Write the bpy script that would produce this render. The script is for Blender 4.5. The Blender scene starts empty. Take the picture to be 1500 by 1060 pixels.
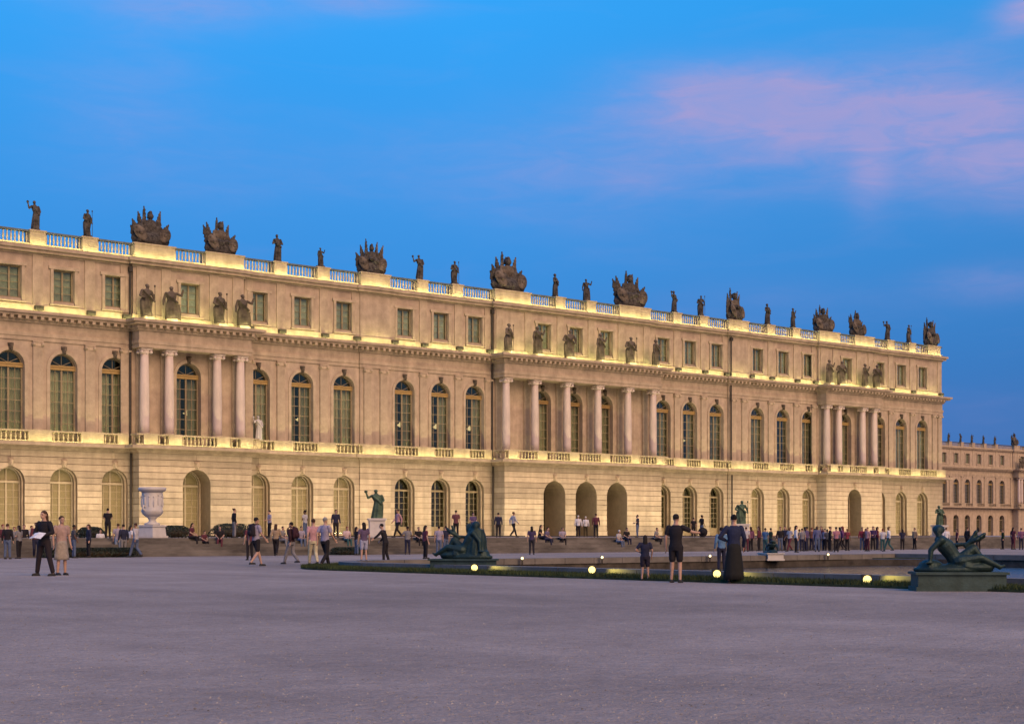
import bpy, bmesh, math, random
from mathutils import Vector, Matrix
R = math.radians
random.seed(7)
S = bpy.context.scene
COL = S.collection

# ------------------------------------------------------------------ camera
FPX = 2300.0                         # focal length in photo pixels (photo 1500 wide)
EYE = 1.17
TH = math.atan2(FPX, 2770.0)         # camera heading, to the right of the facade normal
CT, ST = math.cos(TH), math.sin(TH)
cd = bpy.data.cameras.new('camera'); cam = bpy.data.objects.new('camera', cd); COL.objects.link(cam)
cam.location = (0, 0, EYE); cam.rotation_euler = (R(90), 0, -TH)
cd.sensor_width = 36.0; cd.lens = FPX * 36.0 / 1500.0
cd.shift_y = 253.0 / 1500.0
cd.clip_start = 0.1; cd.clip_end = 8000
S.camera = cam

def azel(x, y):                      # sky direction seen at a photo pixel
    t, v = (x - 750) / FPX, (783 - y) / FPX
    dx, dy = ST + t * CT, CT - t * ST
    return math.atan2(dx, dy), math.atan2(v, math.hypot(dx, dy))
def on_ground(x, y, z=0.0):          # ground point at height z seen at a photo pixel
    Z = FPX * (EYE - z) / (y - 783.0); t = (x - 750) / FPX
    return Vector((Z * (ST + t * CT), Z * (CT - t * ST), z))
def at_depth(x, Y):                  # X of a point on the vertical plane Y
    t = (x - 750) / FPX
    return Y * (ST + t * CT) / (CT - t * ST)

# ------------------------------------------------------------------ world
SUN_EL, SUN_AZ = 33.0, 186.0         # afterglow in the west, behind the camera (azimuth from +Y clockwise)
W = bpy.data.worlds.new('World'); S.world = W; W.use_nodes = True
wt = W.node_tree; wn = wt.nodes; wl = wt.links
for n in list(wn): wn.remove(n)
def wnode(t, **k):
    n = wn.new(t)
    for a, b in k.items(): setattr(n, a, b)
    return n
def wmath(op, a, b=None, c=None, clamp=False):
    n = wnode('ShaderNodeMath', operation=op, use_clamp=clamp)
    for i, v in enumerate((a, b, c)):
        if v is None: continue
        if isinstance(v, (int, float)): n.inputs[i].default_value = v
        else: wl.new(v, n.inputs[i])
    return n.outputs[0]
def wmix(f, a, b, blend='MIX'):
    n = wnode('ShaderNodeMix', data_type='RGBA', blend_type=blend)
    for s, v in ((n.inputs[0], f), (n.inputs[6], a), (n.inputs[7], b)):
        if isinstance(v, (int, float)): s.default_value = v
        elif isinstance(v, tuple): s.default_value = v + (1,)
        else: wl.new(v, s)
    return n.outputs[2]
out = wnode('ShaderNodeOutputWorld'); bg = wnode('ShaderNodeBackground')
wl.new(bg.outputs[0], out.inputs[0])
sky = wnode('ShaderNodeTexSky', sky_type='NISHITA')
sky.sun_disc = False; sky.sun_elevation = R(4.0); sky.sun_rotation = R(SUN_AZ)
sky.altitude = 100; sky.air_density = 1.0; sky.dust_density = 0.4; sky.ozone_density = 4.0
tc = wnode('ShaderNodeTexCoord'); sp = wnode('ShaderNodeSeparateXYZ'); wl.new(tc.outputs['Generated'], sp.inputs[0])
dx, dy, dz = sp.outputs
az = wmath('ARCTAN2', dx, dy); el = wmath('ARCSINE', dz)
# evening sky: blue air, paler and greyer towards the horizon, on top of the atmosphere model
elr = wmath('MULTIPLY', el, 1.0 / R(40), clamp=True)
ramp = wnode('ShaderNodeValToRGB'); wl.new(elr, ramp.inputs[0])
SKY_STOPS = [(0.0, (0.052, 0.180, 0.50)), (0.11, (0.050, 0.212, 0.585)), (0.24, (0.047, 0.285, 0.745)),
             (0.46, (0.036, 0.375, 0.945)), (1.0, (0.028, 0.29, 0.86))]
cr = ramp.color_ramp
while len(cr.elements) < len(SKY_STOPS): cr.elements.new(0.5)
for e, (p, c) in zip(cr.elements, SKY_STOPS): e.position = p; e.color = c + (1,)
NISHITA_K = 0.05
nish = wmix(1.0, sky.outputs[0], (NISHITA_K, NISHITA_K, NISHITA_K), 'MULTIPLY')
# the western half keeps the atmosphere model's own warm light, the eastern half is the deep evening blue
west = wmath('MULTIPLY_ADD', dy, -0.5, 0.5, clamp=True)
west = wmath('SMOOTH_MAX', wmath('MULTIPLY_ADD', west, 1.8, -0.9), 0.0, 0.2, clamp=True)
warm = wmix(1.0, nish, (1.5, 0.95, 0.70), 'MULTIPLY')
base = wmix(west, ramp.outputs[0], warm)
# to the right (south-east) the evening is darker
dark = wmath('MULTIPLY_ADD', wmath('SUBTRACT', az, azel(700, 300)[0]), -0.45, 1.0, clamp=True)
dark = wmath('MAXIMUM', dark, 0.72)
cmb = wnode('ShaderNodeCombineColor'); [wl.new(dark, cmb.inputs[i]) for i in range(1, 3)]
wl.new(wmath('MULTIPLY_ADD', dark, 0.5, 0.5), cmb.inputs[0])
base = wmix(wmath('SUBTRACT', 1.0, west), base, wmix(1.0, base, cmb.outputs[0], 'MULTIPLY'))
# cirrus lit pink
cv = wnode('ShaderNodeCombineXYZ'); wl.new(az, cv.inputs[0]); wl.new(el, cv.inputs[1])
def noise(sx, sy, det=6.0, off=0.0, rough=0.55, dist=0.0):
    mp = wnode('ShaderNodeMapping'); mp.inputs['Scale'].default_value = (sx, sy, 1); mp.inputs['Location'].default_value = (off, off * .7, off * .3)
    wl.new(cv.outputs[0], mp.inputs[0])
    n = wnode('ShaderNodeTexNoise'); n.inputs['Scale'].default_value = 1; n.inputs['Detail'].default_value = det
    n.inputs['Roughness'].default_value = rough; n.inputs['Distortion'].default_value = dist
    wl.new(mp.outputs[0], n.inputs[0]); return n.outputs[0]
n1 = noise(7, 34, 6, 3.1, dist=.5); n2 = noise(22, 85, 6, 9.4, rough=.62, dist=.8)
def blob(x, y, sx, sy, amp, rot=0.0):
    a0, e0 = azel(x, y); k = 1.0 / FPX
    u = wmath('SUBTRACT', az, a0); v = wmath('SUBTRACT', el, e0)
    c, s = math.cos(rot), math.sin(rot)
    u2 = wmath('ADD', wmath('MULTIPLY', u, c), wmath('MULTIPLY', v, s)); v2 = wmath('ADD', wmath('MULTIPLY', u, -s), wmath('MULTIPLY', v, c))
    q = wmath('ADD', wmath('POWER', wmath('ABSOLUTE', wmath('DIVIDE', u2, sx * k)), 2.0), wmath('POWER', wmath('ABSOLUTE', wmath('DIVIDE', v2, sy * k)), 2.0))
    return wmath('MULTIPLY', wmath('EXPONENT', wmath('MULTIPLY', q, -1.0)), amp)
tot = None
for b in ((1060, 135, 130, 34, .75, -.06), (1230, 175, 190, 62, .85, -.06), (1420, 170, 170, 85, .55, 0), (1278, 240, 32, 58, .50, -.1), (1500, 250, 110, 50, .55, -.1),
          (1000, 200, 220, 60, .32, -.05), (860, 250, 200, 40, .22, -.15), (1500, 15, 40, 26, .8, .3), (260, 10, 150, 30, .40, 0), (520, 5, 90, 18, .45, 0), (190, 150, 120, 90, .16, 0),
          (330, 250, 220, 60, .10, 0), (1460, 415, 90, 26, .30, 0), (1100, 440, 160, 30, .10, 0), (1440, 620, 120, 40, .18, 0), (760, 290, 240, 50, .16, -.2)):
    g = blob(*b); tot = g if tot is None else wmath('ADD', tot, g)
edge = wmath('ADD', wmath('MULTIPLY_ADD', n1, 1.5, -.75), wmath('MULTIPLY_ADD', n2, 1.0, -.5))
cm = wmath('MULTIPLY', tot, wmath('ADD', 1.0, edge), clamp=True)
cm = wmath('ADD', cm, wmath('MULTIPLY', wmath('SUBTRACT', n1, .52, clamp=True), .35), clamp=True)
cm = wmath('MULTIPLY', cm, wmath('MULTIPLY', wmath('MULTIPLY', el, 8.0, clamp=True), .82))
pink = wmix(n2, (0.25, 0.34, 0.72), (0.50, 0.355, 0.61))
final = wmix(cm, base, pink)
wl.new(final, bg.inputs[0]); bg.inputs[1].default_value = 1.0

# ------------------------------------------------------------------ afterglow as one soft sun
sl = bpy.data.lights.new('sun', 'SUN'); sun = bpy.data.objects.new('sun', sl); COL.objects.link(sun)
sl.energy = 3.5; sl.angle = R(50); sl.color = (1.0, 0.640, 0.395)
sdir = Vector((math.sin(R(SUN_AZ)) * math.cos(R(SUN_EL)), math.cos(R(SUN_AZ)) * math.cos(R(SUN_EL)), math.sin(R(SUN_EL))))
sun.rotation_euler = (-sdir).to_track_quat('-Z', 'Y').to_euler(); sun.location = sdir * 50 + Vector((0, 0, 60))
S.view_settings.view_transform = 'Standard'; S.view_settings.look = 'None'
S.view_settings.exposure = 0.0; S.view_settings.gamma = 1.0; S.view_settings.use_curve_mapping = False
S.cycles.use_denoising = True; S.cycles.max_bounces = 5; S.cycles.diffuse_bounces = 3; S.cycles.glossy_bounces = 3
S.cycles.transparent_max_bounces = 8; S.cycles.sample_clamp_indirect = 4.0; S.cycles.caustics_reflective = False; S.cycles.caustics_refractive = False

# ------------------------------------------------------------------ materials
MATS = {}
def mat(name, col, rough=.8, var=.15, scale=2.0, bump=0.0, bscale=None, metal=0.0, rnd=0.0, spec=.3, col2=None, det=6, stretch=(1, 1, 1), streak=0.0):
    m = bpy.data.materials.new(name); m.use_nodes = True; t = m.node_tree; n = t.nodes; l = t.links
    b = n['Principled BSDF']; b.inputs['Roughness'].default_value = rough; b.inputs['Metallic'].default_value = metal
    b.inputs['Specular IOR Level'].default_value = spec
    co = n.new('ShaderNodeTexCoord'); mp = n.new('ShaderNodeMapping'); l.new(co.outputs['Object'], mp.inputs[0]); mp.inputs['Scale'].default_value = stretch
    nz = n.new('ShaderNodeTexNoise'); nz.inputs['Scale'].default_value = scale; nz.inputs['Detail'].default_value = det; nz.inputs['Roughness'].default_value = .65
    l.new(mp.outputs[0], nz.inputs[0])
    c2 = col2 or tuple(c * (1 - 2.2 * var) for c in col); c1 = tuple(min(1, c * (1 + var)) for c in col)
    rp = n.new('ShaderNodeValToRGB'); rp.color_ramp.elements[0].position = .30; rp.color_ramp.elements[1].position = .68
    rp.color_ramp.elements[0].color = c2 + (1,); rp.color_ramp.elements[1].color = c1 + (1,)
    l.new(nz.outputs[0], rp.inputs[0]); cur = rp.outputs[0]
    def mul(cur, fac_sock, lo, hi):
        mr = n.new('ShaderNodeMapRange'); l.new(fac_sock, mr.inputs[0]); mr.inputs[3].default_value = lo; mr.inputs[4].default_value = hi
        mx = n.new('ShaderNodeMix'); mx.data_type = 'RGBA'; mx.blend_type = 'MULTIPLY'; mx.inputs[0].default_value = 1
        l.new(cur, mx.inputs[6]); l.new(mr.outputs[0], mx.inputs[7]); return mx.outputs[2]
    if rnd:
        oi = n.new('ShaderNodeObjectInfo'); cur = mul(cur, oi.outputs['Random'], 1 - rnd, 1 + rnd * .6)
    if streak:
        m2 = n.new('ShaderNodeMapping'); l.new(co.outputs['Object'], m2.inputs[0]); m2.inputs['Scale'].default_value = (1.6, 1.6, .12)
        z2 = n.new('ShaderNodeTexNoise'); z2.inputs['Scale'].default_value = 1.3; z2.inputs['Detail'].default_value = 5; l.new(m2.outputs[0], z2.inputs[0])
        cur = mul(cur, z2.outputs[0], 1 - streak * 1.6, 1 + streak)
    l.new(cur, b.inputs['Base Color'])
    if bump:
        z3 = n.new('ShaderNodeTexNoise'); z3.inputs['Scale'].default_value = bscale or scale * 6; z3.inputs['Detail'].default_value = 4; l.new(mp.outputs[0], z3.inputs[0])
        bp = n.new('ShaderNodeBump'); bp.inputs['Strength'].default_value = bump; bp.inputs['Distance'].default_value = .05
        l.new(z3.outputs[0], bp.inputs['Height']); l.new(bp.outputs[0], b.inputs['Normal'])
    MATS[name] = m; return m
def emis(name, col, k):
    m = bpy.data.materials.new(name); m.use_nodes = True; n = m.node_tree.nodes; b = n['Principled BSDF']
    b.inputs['Base Color'].default_value = col + (1,); b.inputs['Emission Color'].default_value = col + (1,); b.inputs['Emission Strength'].default_value = k
    MATS[name] = m; return m
M = MATS
mat('limestone', (.46, .362, .272), .85, .11, 1.1, .35, 9, streak=.24)
mat('ashlar', (.45, .365, .275), .85, .09, 1.2, .3, 8, rnd=.22, streak=.18)
mat('joint', (.25, .19, .13), .9, .08, 2)
mat('trim', (.46, .365, .265), .8, .13, 1.1, .25, 10, streak=.20)
mat('column_marble', (.64, .53, .47), .45, .10, 1.4, 0, spec=.4, stretch=(1, 1, .3), rnd=.06)
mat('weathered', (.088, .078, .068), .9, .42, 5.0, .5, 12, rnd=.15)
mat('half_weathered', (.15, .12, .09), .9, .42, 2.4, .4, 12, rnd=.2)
mat('white_marble', (.52, .49, .47), .5, .06, 3, .1, 12)
mat('bronze', (.014, .026, .028), .5, .4, 6, .3, 18, metal=.35, col2=(.026, .052, .048))
mat('bronze_plinth', (.045, .075, .072), .7, .25, 3, .2, col2=(.035, .055, .045), streak=.3)
mat('verdigris', (.07, .115, .075), .6, .3, 5, .2, metal=.2)
mat('gilt_wood', (.36, .235, .085), .5, .12, 5, spec=.4)
mat('frame_wood', (.27, .215, .135), .6, .10, 5)
mat('cream_shutter', (.44, .365, .265), .7, .06, 3)
mat('curtain', (.58, .55, .45), .9, .22, 2.5, stretch=(5, 5, .3), rnd=.35)
mat('blind', (.55, .58, .56), .9, .15, 2.0, rnd=.25)
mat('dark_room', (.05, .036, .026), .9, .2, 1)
mat('lead', (.10, .115, .14), .6, .15, 3)
mat('iron', (.045, .038, .032), .6, .2, 6)
mat('step_stone', (.135, .122, .112), .85, .28, 1.1, .3, 9, stretch=(.4, 1, 1))
mat('basin_stone', (.065, .055, .048), .8, .3, 1.5, .3, 9)
mat('coping_stone', (.165, .15, .14), .75, .15, 1.4, .2, 9)
mat('hedge_leaf', (.035, .050, .036), .7, .25, 3, rnd=.1)
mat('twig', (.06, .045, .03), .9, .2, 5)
mat('grass_blade', (.042, .062, .020), .8, .3, .8, rnd=.0)
mat('pebble', (.33, .285, .24), .9, .35, 2.5)
mat('grass_soil', (.045, .055, .022), .95, .3, 3)
emis('lamp_lens', (1.0, .84, .26), 1.7)
emis('far_lens', (1.0, .86, .48), 1.7)
emis('chandelier_glow', (1.0, .70, .36), 1.1)

def glass(name):
    m = bpy.data.materials.new(name); m.use_nodes = True; t = m.node_tree; n = t.nodes; l = t.links
    for x in list(n): n.remove(x)
    o = n.new('ShaderNodeOutputMaterial'); g = n.new('ShaderNodeBsdfGlossy'); g.inputs['Roughness'].default_value = .10; g.inputs['Color'].default_value = (.8, .9, .82, 1)
    tr = n.new('ShaderNodeBsdfTransparent'); tr.inputs[0].default_value = (.90, .93, .84, 1)
    co = n.new('ShaderNodeTexCoord'); nz = n.new('ShaderNodeTexNoise'); nz.inputs['Scale'].default_value = 1.7; l.new(co.outputs['Object'], nz.inputs[0])
    bp = n.new('ShaderNodeBump'); bp.inputs['Strength'].default_value = .12; bp.inputs['Distance'].default_value = .1; l.new(nz.outputs[0], bp.inputs['Height']); l.new(bp.outputs[0], g.inputs['Normal'])
    lw = n.new('ShaderNodeLayerWeight'); lw.inputs[0].default_value = .35
    mr = n.new('ShaderNodeMapRange'); l.new(lw.outputs['Facing'], mr.inputs[0]); mr.inputs[3].default_value = .06; mr.inputs[4].default_value = .50
    mx = n.new('ShaderNodeMixShader'); l.new(mr.outputs[0], mx.inputs[0]); l.new(tr.outputs[0], mx.inputs[1]); l.new(g.outputs[0], mx.inputs[2]); l.new(mx.outputs[0], o.inputs[0])
    MATS[name] = m
glass('window_glass')
glass('clear_glass')
for nd in M['clear_glass'].node_tree.nodes:
    if nd.type == 'BSDF_TRANSPARENT': nd.inputs[0].default_value = (.92, .92, .86, 1)
    if nd.type == 'MAP_RANGE': nd.inputs[3].default_value = .03; nd.inputs[4].default_value = .30

def gravel():
    m = bpy.data.materials.new('gravel'); m.use_nodes = True; t = m.node_tree; n = t.nodes; l = t.links; b = n['Principled BSDF']
    b.inputs['Roughness'].default_value = .95; b.inputs['Specular IOR Level'].default_value = .15
    co = n.new('ShaderNodeTexCoord')
    def nz(sc, det=6, rough=.6, st=(1, 1, 1)):
        mp = n.new('ShaderNodeMapping'); l.new(co.outputs['Object'], mp.inputs[0]); mp.inputs['Scale'].default_value = st
        x = n.new('ShaderNodeTexNoise'); x.inputs['Scale'].default_value = sc; x.inputs['Detail'].default_value = det; x.inputs['Roughness'].default_value = rough; l.new(mp.outputs[0], x.inputs[0]); return x.outputs[0]
    big, mid, fine, mott = nz(.07, 5), nz(.55, 6, .7), nz(26, 3, .8), nz(5.0, 5, .75)
    trk = nz(.5, 3, .6, (1.0, .06, 1))
    rp = n.new('ShaderNodeValToRGB'); e = rp.color_ramp.elements
    e[0].position = .30; e[0].color = (.310, .252, .218, 1); e[1].position = .70; e[1].color = (.395, .322, .280, 1); l.new(mid, rp.inputs[0])
    cur = rp.outputs[0]
    for s, lo, hi in ((big, .70, 1.26), (trk, .88, 1.10), (fine, .66, 1.30), (mott, .80, 1.20)):
        mr = n.new('ShaderNodeMapRange'); l.new(s, mr.inputs[0]); mr.inputs[1].default_value = .25; mr.inputs[2].default_value = .75; mr.inputs[3].default_value = lo; mr.inputs[4].default_value = hi
        mx = n.new('ShaderNodeMix'); mx.data_type = 'RGBA'; mx.blend_type = 'MULTIPLY'; mx.inputs[0].default_value = 1; l.new(cur, mx.inputs[6]); l.new(mr.outputs[0], mx.inputs[7]); cur = mx.outputs[2]
    l.new(cur, b.inputs['Base Color'])
    ad = n.new('ShaderNodeMath'); ad.operation = 'MULTIPLY_ADD'; l.new(mott, ad.inputs[0]); ad.inputs[1].default_value = 2.0; l.new(fine, ad.inputs[2])
    bp = n.new('ShaderNodeBump'); bp.inputs['Strength'].default_value = .7; bp.inputs['Distance'].default_value = .04; l.new(ad.outputs[0], bp.inputs['Height']); l.new(bp.outputs[0], b.inputs['Normal'])
    MATS['gravel'] = m
gravel()
def water():
    m = bpy.data.materials.new('water'); m.use_nodes = True; t = m.node_tree; n = t.nodes; l = t.links; b = n['Principled BSDF']
    b.inputs['Base Color'].default_value = (.014, .016, .010, 1); b.inputs['Roughness'].default_value = .12; b.inputs['IOR'].default_value = 1.33
    co = n.new('ShaderNodeTexCoord'); bp = n.new('ShaderNodeBump'); bp.inputs['Strength'].default_value = .35; bp.inputs['Distance'].default_value = .12
    x = n.new('ShaderNodeTexNoise'); x.inputs['Scale'].default_value = 4.0; x.inputs['Detail'].default_value = 4; l.new(co.outputs['Object'], x.inputs[0])
    l.new(x.outputs[0], bp.inputs['Height']); l.new(bp.outputs[0], b.inputs['Normal']); MATS['water'] = m
water()
FAB = {}
def fabric(c, rough=.85):
    k = tuple(round(v, 3) for v in c)
    if k not in FAB: FAB[k] = mat('cloth_%d' % len(FAB), k, rough, .12, 14, .15, 60)
    return FAB[k]
SKIN = [mat('skin_a', (.44, .27, .20), .6, .05, 8), mat('skin_b', (.30, .17, .11), .6, .05, 8), mat('skin_c', (.12, .065, .045), .6, .05, 8)]

# ------------------------------------------------------------------ mesh building
class MB:
    def __init__(s): s.v = []; s.f = []
    def add(s, vs, fs):
        o = len(s.v); s.v += [tuple(v) for v in vs]; s.f += [tuple(o + i for i in f) for f in fs]; return s
    def box(s, x0, x1, y0, y1, z0, z1):
        return s.add([(x0, y0, z0), (x1, y0, z0), (x1, y1, z0), (x0, y1, z0), (x0, y0, z1), (x1, y0, z1), (x1, y1, z1), (x0, y1, z1)],
                     [(0, 3, 2, 1), (4, 5, 6, 7), (0, 1, 5, 4), (1, 2, 6, 5), (2, 3, 7, 6), (3, 0, 4, 7)])
    def taper(s, cx, cy, z0, z1, a0, b0, a1, b1):
        return s.add([(cx - a0, cy - b0, z0), (cx + a0, cy - b0, z0), (cx + a0, cy + b0, z0), (cx - a0, cy + b0, z0), (cx - a1, cy - b1, z1), (cx + a1, cy - b1, z1), (cx + a1, cy + b1, z1), (cx - a1, cy + b1, z1)],
                     [(0, 3, 2, 1), (4, 5, 6, 7), (0, 1, 5, 4), (1, 2, 6, 5), (2, 3, 7, 6), (3, 0, 4, 7)])
    def prism(s, poly, y0, y1):            # poly in (x,z), counter-clockwise seen from -y
        n = len(poly)
        return s.add([(x, y0, z) for x, z in poly] + [(x, y1, z) for x, z in poly],
                     [tuple(range(n)), tuple(range(2 * n - 1, n - 1, -1))] + [(i, i + n, (i + 1) % n + n, (i + 1) % n) for i in range(n)])
    def plan(s, poly, z0, z1):             # poly in (x,y), counter-clockwise from above
        n = len(poly)
        return s.add([(x, y, z0) for x, y in poly] + [(x, y, z1) for x, y in poly],
                     [tuple(range(n - 1, -1, -1)), tuple(range(n, 2 * n))] + [(i, (i + 1) % n, (i + 1) % n + n, i + n) for i in range(n)])
    def loft(s, rings, seg=14, fold=0.0, nf=7, ph=0.0):   # rings (cx,cy,z,rx,ry[,fold])
        vs = []; fs = []
        for r in rings:
            cx, cy, z, rx, ry = r[:5]; fo = r[5] if len(r) > 5 else fold
            for i in range(seg):
                a = 2 * math.pi * i / seg; k = 1 + fo * math.sin(nf * a + ph + z * 2)
                vs.append((cx + rx * k * math.cos(a), cy + ry * k * math.sin(a), z))
        m = len(rings)
        for j in range(m - 1):
            for i in range(seg): fs.append((j * seg + i, j * seg + (i + 1) % seg, (j + 1) * seg + (i + 1) % seg, (j + 1) * seg + i))
        fs.append(tuple(range(seg - 1, -1, -1))); fs.append(tuple((m - 1) * seg + i for i in range(seg)))
        return s.add(vs, fs)
    def lathe(s, prof, cx=0, cy=0, z0=0, seg=16):
        return s.loft([(cx, cy, z0 + z, r, r) for r, z in prof], seg)
    def cap(s, p0, p1, r0, r1=None, seg=8, flat=1.0, ax=None):   # tapered capsule
        r1 = r0 if r1 is None else r1
        p0, p1 = Vector(p0), Vector(p1); d = p1 - p0; L = d.length or 1e-4; d = d / L
        u = Vector(ax) if ax else (Vector((0, 0, 1)) if abs(d.z) < .9 else Vector((0, 1, 0)))
        u = (u - d * u.dot(d)).normalized(); w = d.cross(u)
        rs = []
        for a in (-80, -45, 0): rs.append((p0 + d * (r0 * math.sin(R(a))), r0 * math.cos(R(a))))
        for a in (0, 45, 80): rs.append((p1 + d * (r1 * math.sin(R(a))), r1 * math.cos(R(a))))
        vs = []; fs = []
        for c, r in rs:
            for i in range(seg):
                a = 2 * math.pi * i / seg; vs.append(c + u * (r * math.cos(a)) + w * (r * flat * math.sin(a)))
        for j in range(5):
            for i in range(seg): fs.append((j * seg + i, j * seg + (i + 1) % seg, (j + 1) * seg + (i + 1) % seg, (j + 1) * seg + i))
        fs.append(tuple(range(seg - 1, -1, -1))); fs.append(tuple(5 * seg + i for i in range(seg)))
        return s.add(vs, fs)
    def ell(s, c, rx, ry, rz, seg=12, rg=8, rot=None):
        vs = []; fs = []
        for j in range(rg + 1):
            b = math.pi * (j + .02) / (rg + .04) - math.pi / 2
            for i in range(seg):
                a = 2 * math.pi * i / seg; p = Vector((rx * math.cos(b) * math.cos(a), ry * math.cos(b) * math.sin(a), rz * math.sin(b)))
                if rot is not None: p = rot @ p
                vs.append(Vector(c) + p)
        for j in range(rg):
            for i in range(seg): fs.append((j * seg + i, j * seg + (i + 1) % seg, (j + 1) * seg + (i + 1) % seg, (j + 1) * seg + i))
        fs.append(tuple(range(seg - 1, -1, -1))); fs.append(tuple(rg * seg + i for i in range(seg)))
        return s.add(vs, fs)
    def path(s, pts, rads, seg=8):
        for i in range(len(pts) - 1): s.cap(pts[i], pts[i + 1], rads[i], rads[i + 1], seg)
        return s
    def mesh(s, name, smooth=False, recalc=True):
        me = bpy.data.meshes.new(name); me.from_pydata(s.v, [], s.f); me.update()
        if recalc:
            b = bmesh.new(); b.from_mesh(me); bmesh.ops.recalc_face_normals(b, faces=b.faces); b.to_mesh(me); b.free()
        if smooth: me.polygons.foreach_set('use_smooth', [True] * len(me.polygons))
        return me
    def fuse(s, name, voxel=.02, it=3, disp=0.0):   # one continuous surface from overlapping solids
        me = s.mesh(name, recalc=False); o = bpy.data.objects.new('tmp', me); COL.objects.link(o)
        r = o.modifiers.new('r', 'REMESH'); r.mode = 'VOXEL'; r.voxel_size = voxel
        if it: sm = o.modifiers.new('s', 'SMOOTH'); sm.iterations = it; sm.factor = .5
        dg = bpy.context.evaluated_depsgraph_get(); m2 = bpy.data.meshes.new_from_object(o.evaluated_get(dg)); m2.name = name
        bpy.data.objects.remove(o); bpy.data.meshes.remove(me)
        m2.polygons.foreach_set('use_smooth', [True] * len(m2.polygons)); return m2
def link(name, me, m, parent=None, loc=None, rz=0.0, sc=None):
    o = bpy.data.objects.new(name, me); COL.objects.link(o); o.parent = parent
    if m is not None:
        m = M[m] if isinstance(m, str) else m
        if not me.materials: me.materials.append(m)
        elif me.materials[0] is not m:
            o.material_slots[0].link = 'OBJECT'; o.material_slots[0].material = m
    if loc is not None: o.location = loc
    if rz: o.rotation_euler.z = rz
    if sc is not None: o.scale = sc if not isinstance(sc, (int, float)) else (sc,) * 3
    return o
def obj(name, mb, m, parent=None, loc=None, smooth=False, **k): return link(name, mb.mesh(name, smooth), m, parent, loc, **k)
def tag(o, label=None, cat=None, group=None, kind=None):
    for k, v in (('label', label), ('category', cat), ('group', group), ('kind', kind)):
        if v: o[k] = v
    return o
def empty(name, loc, rz=0.0, label=None, cat=None, group=None, sc=None):
    o = bpy.data.objects.new(name, None); COL.objects.link(o); o.location = loc; o.rotation_euler.z = rz; o.empty_display_size = .2
    if sc: o.scale = (sc,) * 3
    return tag(o, label, cat, group)

# ------------------------------------------------------------------ ground, steps, terrace
TZ = 1.0                     # terrace level
SY = 77.0                    # foot of the steps
def rrect(x0, x1, y0, y1, r, n=8):
    P = []
    for cx, cy, a0 in ((x1 - r, y0 + r, -90), (x1 - r, y1 - r, 0), (x0 + r, y1 - r, 90), (x0 + r, y0 + r, 180)):
        for k in range(n + 1): a = R(a0 + 90 * k / n); P.append((cx + r * math.cos(a), cy + r * math.sin(a)))
    return P
BX0, BX1, BY0, BY1 = 28.3, 66.0, -40.0, 49.5          # outline of the basin's lawn border
_in = rrect(BX0 + 1.1, BX1 - 1.1, BY0 + 1.1, BY1 - 1.1, 4.9); _c = ((BX0 + BX1) / 2, (BY0 + BY1) / 2); _n = len(_in)
tag(obj('ground', MB().add([(x, y, 0) for x, y in _in] + [(_c[0] + (x - _c[0]) * 120, _c[1] + (y - _c[1]) * 120, 0) for x, y in _in], [(i, i + _n, (i + 1) % _n + _n, (i + 1) % _n) for i in range(_n)]), 'gravel'), kind='structure')
tag(obj('terrace', MB().box(-120, 420, SY + 2.2, 330, .02, TZ), 'gravel'), kind='structure')
steps = tag(empty('steps', (0, SY, 0)), kind='structure')
NS = 6
for i in range(NS):
    h = TZ / NS; obj('step', MB().box(-120, 420, i * .38, (i + 1) * .38 + .03 if i < NS - 1 else 2.195, 0.004 + (i * h if i == 0 else 0), (i + 1) * h + .003 * (i == NS - 1)), 'step_stone', steps)

# ------------------------------------------------------------------ palace front
def arch_wall(mb, x0, x1, z0, z1, cx, w, zs, y0, y1, n=12):
    r = w / 2
    mb.box(x0, cx - r, y0, y1, z0, z1); mb.box(cx + r, x1, y0, y1, z0, z1)
    pts = [(cx - r * math.cos(math.pi * i / n), zs + r * math.sin(math.pi * i / n)) for i in range(n + 1)]
    for (ax, az_), (bx, bz) in zip(pts, pts[1:]): mb.prism([(ax, az_), (bx, bz), (bx, z1), (ax, z1)], y0, y1)
def arch_ring(mb, cx, zs, r0, r1, z0, y0, y1, n=14):
    if z0 < zs: mb.box(cx - r1, cx - r0, y0, y1, z0, zs); mb.box(cx + r0, cx + r1, y0, y1, z0, zs)
    P = [(math.cos(math.pi * i / n), math.sin(math.pi * i / n)) for i in range(n + 1)]
    for (c0, s0), (c1, s1) in zip(P, P[1:]):
        mb.prism([(cx + r0 * c0, zs + r0 * s0), (cx + r1 * c0, zs + r1 * s0), (cx + r1 * c1, zs + r1 * s1), (cx + r0 * c1, zs + r0 * s1)], y0, y1)
def arch_poly(w, zs, n=14, z0=0.0):
    r = w / 2; return [(-r, z0), (r, z0)] + [(r * math.cos(math.pi * i / n), zs + r * math.sin(math.pi * i / n)) for i in range(n + 1)]

CACHE = {}
def cached(key, fn):
    if key not in CACHE: CACHE[key] = fn()
    return CACHE[key]

G_TOP, B_TOP, F_SPR, CAP, CORN, ATT, A_CORN, R_TOP = 6.9, 7.5, 13.55, 15.55, 17.8, 18.4, 22.35, 24.3

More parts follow.
